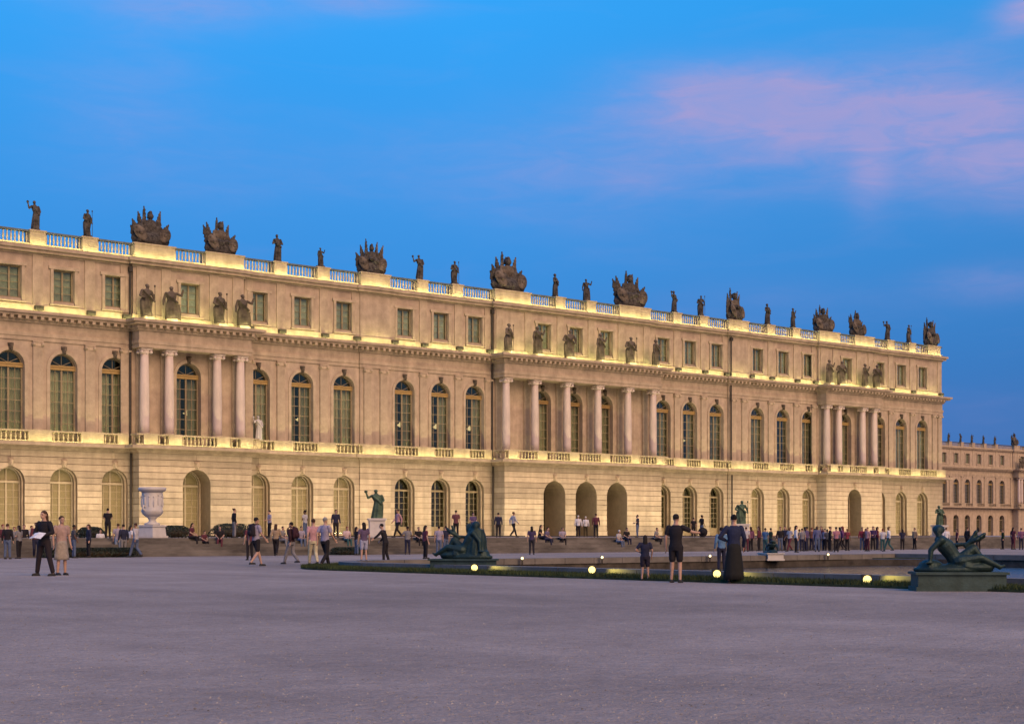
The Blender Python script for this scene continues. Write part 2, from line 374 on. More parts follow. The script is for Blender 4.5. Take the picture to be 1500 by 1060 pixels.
def upper_window(par, cx, y, lit, curtain):
    w, zs = 2.3, F_SPR - B_TOP
    def fr():
        m = MB(); arch_ring(m, 0, zs, w / 2 - .13, w / 2 + .02, 0.02, 0, .14); m.box(-.075, .075, .01, .13, .03, zs - .16); m.box(-1.02, 1.02, .015, .12, .03, .75); return m.mesh('window')
    win = link('window', cached('uw_f', fr), 'frame_wood', par, (cx, y, B_TOP))
    link('transom', cached('uw_t', lambda: MB().box(-1.14, 1.14, -.10, .14, zs - .16, zs + .20).box(-1.10, 1.10, -.16, -.10, zs + .08, zs + .2).mesh('transom')), 'gilt_wood', win)
    def mu():
        m = MB()
        for sx in (-1, 1):
            m.box(sx * .54 - .025, sx * .54 + .025, .03, .09, .75, zs - .16)
            for k in range(1, 6):
                z = .75 + k * (zs - .91) / 6; m.box(min(sx * .075, sx * 1.02), max(sx * .075, sx * 1.02), .035, .085, z - .025, z + .025)
        for a in (35, 90, 145): c, s_ = math.cos(R(a)), math.sin(R(a)); m.cap((c * .1, .06, zs + .2 + s_ * .05), (c * .98, .06, zs + s_ * .98), .03, .03, 6)
        return m.mesh('glazing_bars')
    link('glazing_bars', cached('uw_m', mu), 'frame_wood', win)
    link('pane', cached('uw_p', lambda: MB().prism(arch_poly(w - .2, zs, 14, .5), .055, .065).mesh('pane')), 'window_glass', win)
    if curtain:
        def cu():
            m = MB()
            for sx in (-1, 1):
                n = 9; xs = [sx * (curtain + (1.14 - curtain) * i / n) for i in range(n + 1)]; ys = [.42 + .05 * (-1) ** i for i in range(n + 1)]
                m.add([(x, yy, 0) for x, yy in zip(xs, ys)] + [(x, yy, zs + .25) for x, yy in zip(xs, ys)], [(i, i + 1, i + n + 2, i + n + 1) for i in range(n)])
            return m.mesh('curtain')
        link('curtain', cached(('uw_c', curtain), cu), 'curtain', win)
def attic_window(par, cx, y):
    w, h = 1.75, 2.55
    def fr():
        m = MB(); m.box(-w / 2, -w / 2 + .12, 0, .12, 0, h); m.box(w / 2 - .12, w / 2, 0, .12, 0, h); m.box(-w / 2 + .12, w / 2 - .12, 0, .12, h - .12, h); m.box(-w / 2 + .12, w / 2 - .12, 0, .12, 0, .12); m.box(-.07, .07, .005, .11, .12, h - .12); return m.mesh('attic_window')
    win = link('attic_window', cached('aw_f', fr), 'frame_wood', par, (cx, y, ATT + .42))
    link('pane', cached('aw_p', lambda: MB().box(-w / 2 + .1, w / 2 - .1, .05, .06, .1, h - .1).mesh('pane')), 'window_glass', win)
    def mu():
        m = MB()
        for k in (1, 2, 3): z = .12 + k * (h - .24) / 4; m.box(-w / 2 + .12, w / 2 - .12, .03, .08, z - .02, z + .02)
        return m.mesh('glazing_bars')
    link('glazing_bars', cached('aw_m', mu), 'frame_wood', win)
    link('blind', cached('aw_b', lambda: MB().box(-w / 2 + .1, w / 2 - .1, .22, .23, .1, h - .1).mesh('blind')), 'blind', win)
    def sur():
        m = MB()
        for sx in (-1, 1): m.box(sx * (w / 2 + .14) - .12, sx * (w / 2 + .14) + .12, -.40, -.26, -.22, h + .02)
        m.box(-w / 2 - .40, w / 2 + .40, -.43, -.26, h + .02, h + .26); m.box(-w / 2 - .34, w / 2 + .34, -.46, -.26, -.34, -.22); return m.mesh('window_surround')
    link('window_surround', cached('aw_s', sur), 'trim', win)
def ground_window(par, cx, y, w, zs, kind):
    def fr():
        m = MB(); arch_ring(m, 0, zs, w / 2 - .12, w / 2 + .02, .02, 0, .14); m.box(-w / 2, w / 2, -.03, .13, zs - .12, zs + .06); m.box(-.06, .06, .01, .12, .02, zs - .12); m.box(-.05, .05, .01, .12, zs + .06, zs + w / 2 - .1); return m.mesh('ground_window')
    win = link('ground_window', cached(('gw_f', w, zs), fr), 'cream_shutter' if kind == 'blind' else 'frame_wood', par, (cx, y, 0.0))
    def mu():
        m = MB()
        for sx in (-1, 1):
            m.box(sx * w * .25 - .02, sx * w * .25 + .02, .03, .09, .9, zs - .12)
            for k in range(1, 7): z = .3 + k * (zs - .4) / 7; m.box(min(sx * .06, sx * (w / 2 - .1)), max(sx * .06, sx * (w / 2 - .1)), .035, .085, z - .02, z + .02)
        return m.mesh('glazing_bars')
    link('glazing_bars', cached(('gw_m', w, zs), mu), 'cream_shutter' if kind == 'blind' else 'frame_wood', win)
    link('pane', cached(('gw_p', w, zs), lambda: MB().prism(arch_poly(w - .2, zs, 14, .3), .055, .065).mesh('pane')), 'clear_glass' if kind == 'blind' else 'window_glass', win)
    def shutter():
        m = MB().prism(arch_poly(w - .16, zs, 14, .05), .12, .16)
        for sx in (-1, 1):
            z = .35
            while z < zs - .3: m.box(min(sx * .10, sx * (w / 2 - .16)), max(sx * .10, sx * (w / 2 - .16)), .085, .12, z, z + .10); z += .16
        return m.mesh('shutter')
    if kind == 'blind':
        link('shutter', cached(('gw_b', w, zs), shutter), 'cream_shutter', win)
    else:
        link('door_panel', cached(('gw_d', w, zs), lambda: MB().box(-w / 2 + .1, -.07, .02, .1, .03, .95).box(.07, w / 2 - .1, .02, .1, .03, .95).mesh('door_panel')), 'frame_wood', win)

def keystone_mesh(sc):
    def f():
        m = MB(); m.add([(-.18, -.10, -.35), (.18, -.10, -.35), (.18, .06, -.35), (-.18, .06, -.35), (-.30, -.16, .42), (.30, -.16, .42), (.30, .06, .42), (-.30, .06, .42)], [(0, 3, 2, 1), (4, 5, 6, 7), (0, 1, 5, 4), (1, 2, 6, 5), (2, 3, 7, 6), (3, 0, 4, 7)])
        m.ell((0, -.20, .02), .17, .17, .25, 10, 7); m.ell((0, -.36, 0), .035, .05, .06, 6, 4); m.ell((0, -.20, .22), .24, .16, .12, 10, 5); m.ell((0, -.22, -.2), .12, .14, .14, 8, 5); return m.mesh('keystone', True)
    return cached('keystone', f)

BAL = [(.075, 0), (.075, .06), (.04, .10), (.085, .26), (.05, .48), (.04, .56), (.07, .60), (.07, .66)]
def balusters(par, x0, x1, y, z, hgt, m, axis='x', step=.36):
    L = x1 - x0; n = max(1, int(L / step)); mb = MB(); s = hgt / .66
    for i in range(n):
        t = x0 + (i + .5) * L / n
        cx, cy = (t, y) if axis == 'x' else (y, t)
        mb.lathe([(r * 1.1, zz * s) for r, zz in BAL], cx, cy, z, 6)
    o = obj('balusters', mb, m, par, smooth=True); o['kind'] = 'stuff'; return o

def capital_mesh(r):      # ionic: echinus, two scroll pairs, abacus, hanging garland
    def f():
        m = MB(); m.lathe([(r * .98, 0), (r * 1.05, .08), (r * 1.22, .20), (r * 1.15, .28)], 0, 0, 0, 14)
        for sx in (-1, 1):
            for sy in (-1, 1):
                m.cap((sx * r * 1.12, sy * r * .72, .16), (sx * r * 1.12, sy * r * 1.08, .16), r * .36, r * .36, 9)
        m.box(-r * 1.4, r * 1.4, -r * 1.4, r * 1.4, .36, .46); m.box(-r * 1.28, r * 1.28, -r * 1.28, r * 1.28, .28, .36); return m.mesh('capital', True)
    return cached(('cap', r), f)
def column(par, x, y):
    r = .40; z0, z1 = B_TOP + .98, CAP - .46
    def shaft():
        n = 8; return MB().lathe([(r * (1 - .16 * max(0, (i / n - .33) / .67) ** 1.6), (z1 - z0) * i / n) for i in range(n + 1)], 0, 0, 0, 20).mesh('column', True)
    c = link('column', cached('colshaft', shaft), 'column_marble', par, (x, y, z0))
    link('capital', capital_mesh(.37), 'column_marble', c, (0, 0, z1 - z0 - .03))
    link('base', cached('colbase', lambda: MB().box(-.56, .56, -.56, .56, -.30, -.16).lathe([(.53, -.16), (.56, -.10), (.50, -.04), (.46, 0), (.50, .05), (.43, .10)], 0, 0, 0, 18).mesh('base', True)), 'trim', c)
def pilaster(par, x, y, w=.78):
    z0, z1 = B_TOP + .98, CAP - .42
    c = link('pilaster', cached(('pil', w), lambda: MB().box(-w / 2, w / 2, -.16, 0, 0, z1 - z0).mesh('pilaster')), 'trim', par, (x, y, z0))
    def cp():
        m = MB(); m.box(-w / 2 - .06, w / 2 + .06, -.24, 0, .30, .42)
        for sx in (-1, 1): m.cap((sx * (w / 2 - .02), -.10, .15), (sx * (w / 2 - .02), -.24, .15), .15, .15, 9)
        m.box(-w / 2, w / 2, -.2, 0, 0, .30); return m.mesh('capital')
    link('capital', cached(('pcap', w), cp), 'trim', c, (0, 0, z1 - z0))
    link('base', cached(('pbase', w), lambda: MB().box(-w / 2 - .09, w / 2 + .09, -.26, 0, -.28, -.12).box(-w / 2 - .05, w / 2 + .05, -.22, 0, -.12, .06).mesh('base')), 'trim', c)

YEL = (.96, .90, .34)
def strip_light(loc, L, power, tilt, par, width=.12, col=YEL, spread=None):
    d = bpy.data.lights.new('light_strip', 'AREA'); d.shape = 'RECTANGLE'; d.size = L; d.size_y = width; d.energy = power; d.color = col
    if spread: d.spread = R(spread)
    o = bpy.data.objects.new('light_strip_lamp', d); COL.objects.link(o); o.parent = par; o.location = loc
    # light looks up (+Z) and leans towards the wall (+Y)
    o.rotation_euler = (R(180 - tilt), 0, 0)
    return o

def palace_front(root, sections, bays, opt):
    """sections: (x0, x1, D, kind) kind in main|colonnade|pier ; bays: (x, section index)"""
    n = len(sections)
    def nb(i, side):          # how far the neighbour stands back or proud at a section end
        j = i + side; return sections[j][2] if 0 <= j < n else None
    def layers(i, ls, name, mtl, extra=0.0, back=0.0, Dover=None):
        x0, x1, D, kd = sections[i]; D = D if Dover is None else Dover(i)
        m = MB()
        for z0, z1, p in ls:
            a, b = x0, x1
            for side in (-1, 1):
                dn = nb(i, side)
                if dn is not None and Dover is not None: dn = Dover(i + side)
                if dn is None or dn < D: e = p          # proud: returns round the corner
                elif dn > D: e = -p
                else: e = 0
                if side < 0: a -= e
                else: b += e
            m.box(a, b, -D - p, back, z0, z1)
        return obj(name, m, mtl, root)
    def wall_up(i): return sections[i][2] if sections[i][3] != 'colonnade' else .06
    def wall_att(i): return sections[i][2] if sections[i][3] != 'colonnade' else .30
    G = opt['ground']
    courses = []
    for i, (x0, x1, D, kd) in enumerate(sections):
        bs = [b for b in bays if x0 < b < x1]
        mids = [x0] + [(p + q) / 2 for p, q in zip(bs, bs[1:])] + [x1]
        # --- ground storey
        w, zs, wy, wk = G(i)
        mg = MB(); mu = MB(); ma = MB()
        if bs:
            for k, b in enumerate(bs):
                arch_wall(mg, mids[k], mids[k + 1], 0, G_TOP, b, w, zs, -D, 1.2)
                arch_wall(mu, mids[k], mids[k + 1], B_TOP, CAP, b, 2.3, F_SPR, -wall_up(i), .62)
                zA, hA, wA = ATT + .42, 2.55, 1.75; ya = -wall_att(i)
                ma.box(mids[k], b - wA / 2, ya, .6, CORN, A_CORN); ma.box(b + wA / 2, mids[k + 1], ya, .6, CORN, A_CORN)
                ma.box(b - wA / 2, b + wA / 2, ya, .6, CORN, zA); ma.box(b - wA / 2, b + wA / 2, ya, .6, zA + hA, A_CORN)
        else:
            mg.box(x0, x1, -D, 1.2, 0, G_TOP); mu.box(x0, x1, -wall_up(i), .62, B_TOP, CAP); ma.box(x0, x1, -wall_att(i), .6, CORN, A_CORN)
        gw = obj('ground_wall', mg, 'joint' if opt['rust'] else 'limestone', root)
        obj('upper_wall', mu, 'limestone', root); obj('attic_wall', ma, 'limestone', root)
        if opt['rust']:
            rows = [(0.0, .58, .14)] + [(.58 + .527 * k, .58 + .527 * (k + 1), .07) for k in range(12)]
            for (z0, z1, p) in rows:
                za, zb = z0 + (.022 if z0 else 0), z1 - .022
                r = w / 2
                def edge(z):          # half width of the opening at height z
                    if z <= zs: return r
                    return math.sqrt(max(0, r * r - (z - zs) ** 2))
                spans = []
                cuts = [(x0 - (p if (nb(i, -1) is None or nb(i, -1) < D) else -.002), None)] + [(b, 'o') for b in bs] + [(x1 + (p if (nb(i, 1) is None or nb(i, 1) < D) else -.002), None)]
                for (xa, ka), (xb, kb) in zip(cuts, cuts[1:]):
                    zz = [za, zb] if zb <= zs or za >= zs + r else sorted(set([za, max(za, zs)] + [max(za, zs) + (zb - max(za, zs)) * t / 3 for t in (1, 2)] + [zb]))
                    L = [(xa + (edge(z) + (.0 if edge(z) > 0 else .01) if ka else 0), z) for z in zz]
                    Rr = [(xb - (edge(z) + (.0 if edge(z) > 0 else .01) if kb else 0), z) for z in zz]
                    if Rr[0][0] - L[0][0] < .05: continue
                    poly = L[::-1] + Rr
                    # from L bottom ... build counter clockwise: bottom left, bottom right, up the right, down the left
                    poly = [L[0]] + Rr + L[:0:-1]
                    courses.append((gw, MB().prism(poly, -D - p, -D), (xa + xb) / 2))
                if D > .5:            # returns of the courses on the flank
                    for sx, xx in ((-1, x0), (1, x1)):
                        mm = MB().box(xx - p if sx < 0 else xx + .001, xx - .001 if sx < 0 else xx + p, -D, -.08, za, zb); courses.append((gw, mm, xx))
        for b in bs:
            ground_window(root, b, wy, w, zs, wk(b))
            if opt['detail']:
                mm = MB(); arch_ring(mm, b, zs, w / 2 - .10, w / 2 + .002, 0.0, max(.25, wy - .55), max(.42, wy - .38)); obj('inner_arch', mm, 'trim', root)
                link('keystone', keystone_mesh(1), 'trim', root, (b, -D - .06, zs + w / 2 + .32), sc=(.8, .8, .8))
        layers(i, [(G_TOP, G_TOP + .16, .18), (G_TOP + .16, G_TOP + .34, .42), (G_TOP + .34, B_TOP, 1.18)], 'balcony_cornice', 'trim', back=1.0)
        # --- balcony parapet: pedestals below the pilasters or columns, balusters between
        rail = MB(); yb = -D - .58
        if kd == 'colonnade': peds = [(c, 1.24) for c in opt['cols'][i]]
        elif kd == 'pier': peds = [((x0 + x1) / 2, x1 - x0 + .3)]
        else:
            peds = [(mm, 1.95) for mm in mids[1:-1]]
            for e, side in ((x0, -1), (x1, 1)):
                pr = nb(i, side)
                if pr is None: peds.append((e - side * .75, 2.4))
                elif pr > .5: peds.append((e - side * .75, 1.5))
        peds.sort(); 
        ext0 = x0 - (.55 if (nb(i, -1) or 0) < D and nb(i, -1) is not None else (-.55 if nb(i, -1) is not None and nb(i, -1) > D else 0)); ext1 = x1 + (.55 if (nb(i, 1) or 0) < D and nb(i, 1) is not None else (-.55 if nb(i, 1) is not None and nb(i, 1) > D else 0))
        def run(y0, y1):
            obj('handrail', MB().box(ext0, ext1, y0 - .03, y1 + .03, B_TOP + .83, B_TOP + .95).box(ext0, ext1, y0, y1, B_TOP, B_TOP + .14), 'trim', root)
        run(yb, yb + .32)
        if kd != 'pier': last = ext0
        else: last = ext0
        for c, pw in peds:
            obj('balcony_pedestal', MB().box(max(ext0, c - pw / 2), min(ext1, c + pw / 2), yb - .04, yb + .42, B_TOP + .003, B_TOP + .98), 'trim', root)
            a = max(ext0, c - pw / 2)
            if a - last > .35: balusters(root, last, a, yb + .16, B_TOP + .14, .69, 'trim')
            last = min(ext1, c + pw / 2)
        if ext1 - last > .35: balusters(root, last, ext1, yb + .16, B_TOP + .14, .69, 'trim')
        if kd == 'colonnade':
            for sx, xx in ((-1, x0), (1, x1)):
                xf = xx + sx * .55
                obj('handrail', MB().box(min(xf, xf - sx * .32), max(xf, xf - sx * .32), yb + .36, -.95, B_TOP + .83, B_TOP + .95).box(min(xf, xf - sx * .32), max(xf, xf - sx * .32), yb + .36, -.95, B_TOP, B_TOP + .14), 'trim', root)
                balusters(root, yb + .45, -.95, xf - sx * .16, B_TOP + .14, .69, 'trim', 'y')
        # --- upper storey
        for k, b in enumerate(bs):
            upper_window(root, b, .40, False, opt['curtain'](b))
            mm = MB(); arch_ring(mm, b, F_SPR, 1.15, 1.42, B_TOP, -wall_up(i) - .07, -wall_up(i)); obj('archivolt', mm, 'trim', root)
            if opt['detail']: link('keystone', keystone_mesh(1), 'half_weathered', root, (b, -wall_up(i) - .05, F_SPR + 1.36), sc=(.75, .8, .8))
            attic_window(root, b, -wall_att(i) + .26)
        if kd == 'main':
            px_ = list(mids[1:-1])
            for e, side in ((x0, -1), (x1, 1)):
                if nb(i, side) is None: px_ += [e - side * .55, e - side * 1.75]
                elif nb(i, side) > .5: px_.append(e - side * .62)
            for p in px_:
                pilaster(root, p, -wall_up(i))
        elif kd == 'pier':
            for p in (x0 + .75, x1 - .75): pilaster(root, p, -D)
        else:
            cy = -D + .52
            for c in opt['cols'][i]:
                column(root, c, cy)
                link('pilaster', cached('backpil', lambda: MB().box(-.36, .36, -.14, 0, 0, CAP - B_TOP).mesh('pilaster')), 'trim', root, (c, -.06, B_TOP))
            # soffit beams over the columns
            obj('porch_ceiling', MB().box(x0 + .02, x1 - .02, -D + .98, -.07, CAP + .02, CAP + .2), 'trim', root)
        cb = 0.0 if kd != 'colonnade' else -D + .97
        layers(i, [(CAP, CAP + .32, .10), (CAP + .32, CAP + .62, .16), (CAP + .62, 16.95, .06)], 'entablature', 'trim', back=.62)
        if kd == 'colonnade': pass
        layers(i, [(16.95, 17.12, .22), (17.40, 17.58, .78), (17.58, CORN, .98)], 'cornice', 'trim', back=.62)
        layers(i, [(17.12, 17.40, .34)], 'cornice_bed', 'trim', back=.62)
        md = MB(); q = x0 + .2
        while q < x1 - .2: md.box(q, q + .26, -D - .76, -D - .34, 17.16, 17.398); q += .62
        o = obj('modillions', md, 'trim', root); o['kind'] = 'stuff'
        # --- attic
        layers(i, [(CORN, ATT, .12)], 'attic_plinth', 'trim', back=.0, Dover=wall_att)
        ap = list(mids[1:-1]) if kd != 'pier' else []
        if kd == 'colonnade': ap = [c for c in opt['cols'][i]]
        for e, side in ((x0, -1), (x1, 1)):
            if kd == 'main': ap.append(e - side * (.6 if nb(i, side) is None or nb(i, side) > .5 else .45))
        for p in ap:
            link('attic_pilaster', cached('attpil', lambda: MB().box(-.42, .42, -.10, 0, ATT, A_CORN).mesh('attic_pilaster')), 'trim', root, (p, -wall_att(i), 0))
            if opt['lamps'] and kd == 'main':
                fl = link('floodlight', cached('flood', lambda: MB().box(-.34, .34, -.16, .16, .0, .34).box(-.05, .05, -.05, .05, -.12, .0).mesh('floodlight')), 'iron', root, (p, -D - .36, CORN + .16))
        layers(i, [(A_CORN, A_CORN + .16, .12), (A_CORN + .16, A_CORN + .40, .42), (A_CORN + .40, 23.0, .60)], 'attic_cornice', 'trim', back=1.5, Dover=wall_att)
        # --- roof parapet
        ya = -wall_att(i) - .10
        pl = [p for p in opt['roof_peds'] if x0 < p[0] < x1]
        obj('parapet_rail', MB().box(x0, x1, ya + .02, ya + .46, R_TOP - .16, R_TOP - .02), 'lead', root)
        obj('parapet_base', MB().box(x0, x1, ya + .04, ya + .44, 23.0, 23.25), 'trim', root)
        last = x0
        for (c, pw) in pl:
            obj('roof_pedestal', MB().box(c - pw / 2, c + pw / 2, ya - .06, ya + 1.0, 23.002, R_TOP - .1).box(c - pw / 2 - .07, c + pw / 2 + .07, ya - .13, ya + 1.07, R_TOP - .1, R_TOP + .02), 'trim', root)
            if c - pw / 2 - last > .5: balusters(root, last, c - pw / 2, ya + .24, 23.25, R_TOP - .16 - 23.25, 'trim', step=.30)
            last = c + pw / 2
        if x1 - last > .5: balusters(root, last, x1, ya + .24, 23.25, R_TOP - .16 - 23.25, 'trim', step=.30)
        # --- light strips lying on the three ledges
        if opt['lamps']:
            L = x1 - x0 - .2; xc = (x0 + x1) / 2
            if kd == 'colonnade': L += 1.0
            P = opt['power']
            for (yy, zz, pw, tl, nm, ln) in ((-D - 1.06, B_TOP + .05, P[0], 45, 'balcony', L), (-D - .66 if kd != 'colonnade' else -.86, CORN + .05, P[1], 42, 'cornice', L), (-wall_att(i) - .52, 23.05, P[2], 40, 'roof', L)) + (((-D - .60, CORN + .05, P[1] * 1.1, 40, 'figures', L),) if kd == 'colonnade' else ()):
                obj('light_strip', MB().box(xc - ln / 2, xc + ln / 2, yy - .05, yy + .05, zz - .05 + .002, zz - .02), 'iron', root)
                strip_light((xc, yy, zz), ln, pw * ln, tl, root, .08)
    # ashlar courses: the nearest 290 as blocks of their own, the rest joined
    courses.sort(key=lambda c: c[2])
    rest = {}
    for k, (gw, mb, x) in enumerate(courses):
        if k < 290: obj('stone_course', mb, 'ashlar', gw)
        else: r = rest.setdefault(gw.name, (gw, MB())); r[1].add(mb.v, mb.f)
    for gw, mb in rest.values(): o = obj('stone_courses', mb, 'ashlar', gw); o['kind'] = 'stuff'
    X0, X1 = sections[0][0], sections[-1][1]
    obj('roof', MB().box(X0 + .02, X1 - .02, 1.51, 40, 22.6, 22.98), 'lead', root)
    obj('rear_body', MB().box(X0 + .02, X1 - .02, 5.0, 39.9, 0.0, 22.59), 'limestone', root)
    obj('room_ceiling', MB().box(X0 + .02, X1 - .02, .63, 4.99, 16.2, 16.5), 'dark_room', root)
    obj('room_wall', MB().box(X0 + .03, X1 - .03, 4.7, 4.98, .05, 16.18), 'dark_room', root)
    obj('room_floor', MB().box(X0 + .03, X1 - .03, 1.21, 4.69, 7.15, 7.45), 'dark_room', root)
    for sx in (X0, X1): obj('side_wall', MB().box(sx - .0 if sx < 0 else sx - .6, sx + .6 if sx < 0 else sx, 1.52, 4.98, 0, 22.58), 'limestone', root)

YF = 120.0; CX = 107.84
palace = empty('palace', (CX, YF, TZ), 0, 'long golden stone palace front with columns, arched windows and roof statues', 'palace')
SEC = [(-63.6, -49.1, 0, 'main'), (-49.1, -38.7, 1.45, 'colonnade'), (-38.7, -26.45, 0, 'main'), (-26.45, -23.15, .15, 'pier'), (-23.15, -10.7, 0, 'main'), (-10.7, 10.7, 1.9, 'colonnade'),
       (10.7, 23.15, 0, 'main'), (23.15, 26.45, .15, 'pier'), (26.45, 38.7, 0, 'main'), (38.7, 49.1, 1.45, 'colonnade'), (49.1, 63.6, 0, 'main')]
h = [4.3, 12.95, 17.1, 21.35, 28.15, 32.6, 37.1, 43.9, 50.6, 55.0, 59.4]
LIT_BAYS = (-43.9, -32.6, -21.35, -17.1, -12.95, 17.1)
BAYS = sorted([-v for v in h] + [0.0] + h)
LATC = [-4.5, -2.25, 2.25, 4.5]; MIDC = [-10.1, -6.4, -2.13, 2.13, 6.4, 10.1]
COLS = {1: [-43.9 + c for c in LATC], 5: MIDC, 9: [43.9 + c for c in LATC]}
rp = [(57.2, 1.3), (52.8, 1.3), (47.2, 3.7), (40.6, 3.7), (34.9, 1.3), (30.4, 1.3), (24.8, 3.3), (19.3, 1.3), (15.1, 1.3), (8.4, 4.6), (2.13, 1.3)]
PEDS = sorted([(-61.6, 2.4)] + [(-a, w) for a, w in rp] + rp + [(61.8, 2.6)])
def ground_kind(i):
    k = SEC[i][3]
    if k == 'colonnade': return (2.9, 4.1, 2.6, lambda b: 'door') if i == 5 else (2.6, 4.35, .55, lambda b: 'blind' if b < 0 else 'door')
    return 2.3, 4.4, .85, (lambda b: 'blind' if b < -25 or b > 27 else 'door')
palace_front(palace, SEC, BAYS, dict(ground=ground_kind, cols=COLS, rust=True, detail=True, lamps=True, roof_peds=PEDS, curtain=lambda b: .36 if round(b, 2) in LIT_BAYS else (.02, .10, .02, 0, .05)[int(abs(b) * 7) % 5], power=(9.5, 12.5, 10.5)))
for x, y in ((-49.35, -.16), (-10.95, -.16), (23.3, -.34)):        # rainwater pipes
    obj('drain_pipe', MB().lathe([(.09, 0.05), (.09, G_TOP - .02)], x, y - .25 - (.0), 0, 8).lathe([(.09, B_TOP + .02), (.09, 16.9)], x, y - .12, 0, 8).lathe([(.09, CORN + .02), (.09, A_CORN - .02)], x, y - .12, 0, 8).box(x - .16, x + .16, y - .3, y - .02, A_CORN - .5, A_CORN - .1), 'iron', palace)

# ------------------------------------------------------------------ the far wing
YW = 240.0
WX = at_depth(1483, YW)
wing = empty('palace_wing', (WX, YW, TZ), 0, 'distant unlit palace wing beyond the right corner of the main front', 'palace')
WB = [at_depth(x, YW) - WX for x in (1400.3, 1417, 1434, 1451, 1467.7)]
sp_ = (WB[4] - WB[0]) / 4
WB = [WB[0] - 2 * sp_, WB[0] - sp_] + WB + [4.2, 9.2]
WS = [(WB[0] - 2.4, -.05, 0, 'main'), (-.05, 14.0, 1.9, 'colonnade')]
palace_front(wing, WS, WB, dict(ground=lambda i: (2.4, 4.2, .7, lambda b: 'door'), cols={1: [1.0, 2.2, 6.7, 11.7]}, rust=False, detail=False, lamps=False, curtain=lambda b: False,
             roof_peds=[(b + sp_ / 2, 1.2) for b in WB[:6]] + [(1.6, 2.6), (6.7, 2.6)], power=(0, 0, 0)))

# ------------------------------------------------------------------ figures
def hand(mb, w, d, side, r=1.0):            # palm, four fingers of unequal length, thumb from the side of the palm
    w = Vector(w); d = Vector(d).normalized(); u = Vector((0, 0, 1)) if abs(d.z) < .8 else Vector((0, 1, 0))
    n = (u - d * u.dot(d)).normalized(); b = d.cross(n) * side
    p = w + d * .085
    mb.cap(w + n * .012, p + n * .014, .021, .026, 8); mb.cap(w - n * .012, p - n * .018, .021, .024, 8)
    for k, L in enumerate((.062, .075, .070, .052)):
        q = p + n * (.030 - .020 * k); m1 = q + d * (L * .55) + b * .006; mb.cap(q, m1, .0100, .0095, 6); mb.cap(m1, m1 + d * (L * .5) + b * .022, .0095, .008, 6)
    t = w + d * .03 + n * .028; t1 = t + d * .03 + n * .03 + b * .012; mb.cap(t, t1, .012, .011, 6); mb.cap(t1, t1 + d * .034 + b * .012, .011, .009, 6)

POSES = {
 'stand': dict(kn=((-.10, .02, .50), (.10, .02, .50)), an=((-.12, -.01, .09), (.12, .0, .09)), el=((-.25, -.03, 1.16), (.25, -.03, 1.16)), wr=((-.27, .04, .90), (.27, .04, .90))),
 'wide':  dict(kn=((-.19, .02, .50), (.17, .02, .50)), an=((-.29, -.01, .09), (.25, .0, .09)), el=((-.30, .02, 1.17), (.28, .04, 1.17)), wr=((-.10, .26, 1.06), (.10, .30, 1.08))),
 'walk':  dict(kn=((-.09, .17, .51), (.09, .00, .49)), an=((-.09, .30, .10), (.09, -.28, .16)), el=((-.25, -.14, 1.17), (.25, .06, 1.16)), wr=((-.25, -.12, .92), (.24, .24, .98))),
 'hold':  dict(kn=((-.10, .02, .50), (.10, .03, .50)), an=((-.12, -.01, .09), (.11, .04, .09)), el=((-.25, .02, 1.17), (.25, .02, 1.17)), wr=((-.09, .27, 1.12), (.09, .27, 1.12))),
 'photo': dict(kn=((-.10, .02, .50), (.10, .02, .50)), an=((-.14, -.01, .09), (.13, .02, .09)), el=((-.27, .14, 1.22), (.27, .14, 1.22)), wr=((-.09, .30, 1.44), (.09, .30, 1.44))),
 'sit':   dict(dz=-.44, kn=((-.11, .43, .50), (.11, .43, .50)), an=((-.11, .47, .09), (.13, .50, .09)), el=((-.24, .10, .76), (.24, .10, .76)), wr=((-.10, .34, .62), (.10, .34, .62)), lean=.10),
 'elbow': dict(kn=((-.10, .02, .50), (.10, .02, .50)), an=((-.13, -.01, .09), (.12, .02, .09)), el=((-.36, .0, 1.18), (.27, -.02, 1.16)), wr=((-.19, .12, 1.10), (.26, .10, .93))),
 'point': dict(kn=((-.10, .02, .50), (.10, .02, .50)), an=((-.13, .05, .09), (.12, -.04, .09)), el=((-.26, -.03, 1.16), (.42, .10, 1.30)), wr=((-.27, .04, .90), (.62, .22, 1.28))),
 'lean':  dict(kn=((-.10, .06, .50), (.10, .02, .50)), an=((-.12, .04, .09), (.12, -.10, .09)), el=((-.40, .22, 1.22), (.34, .28, 1.12)), wr=((-.46, .36, 1.10), (.34, .42, .98)), lean=.16),
}
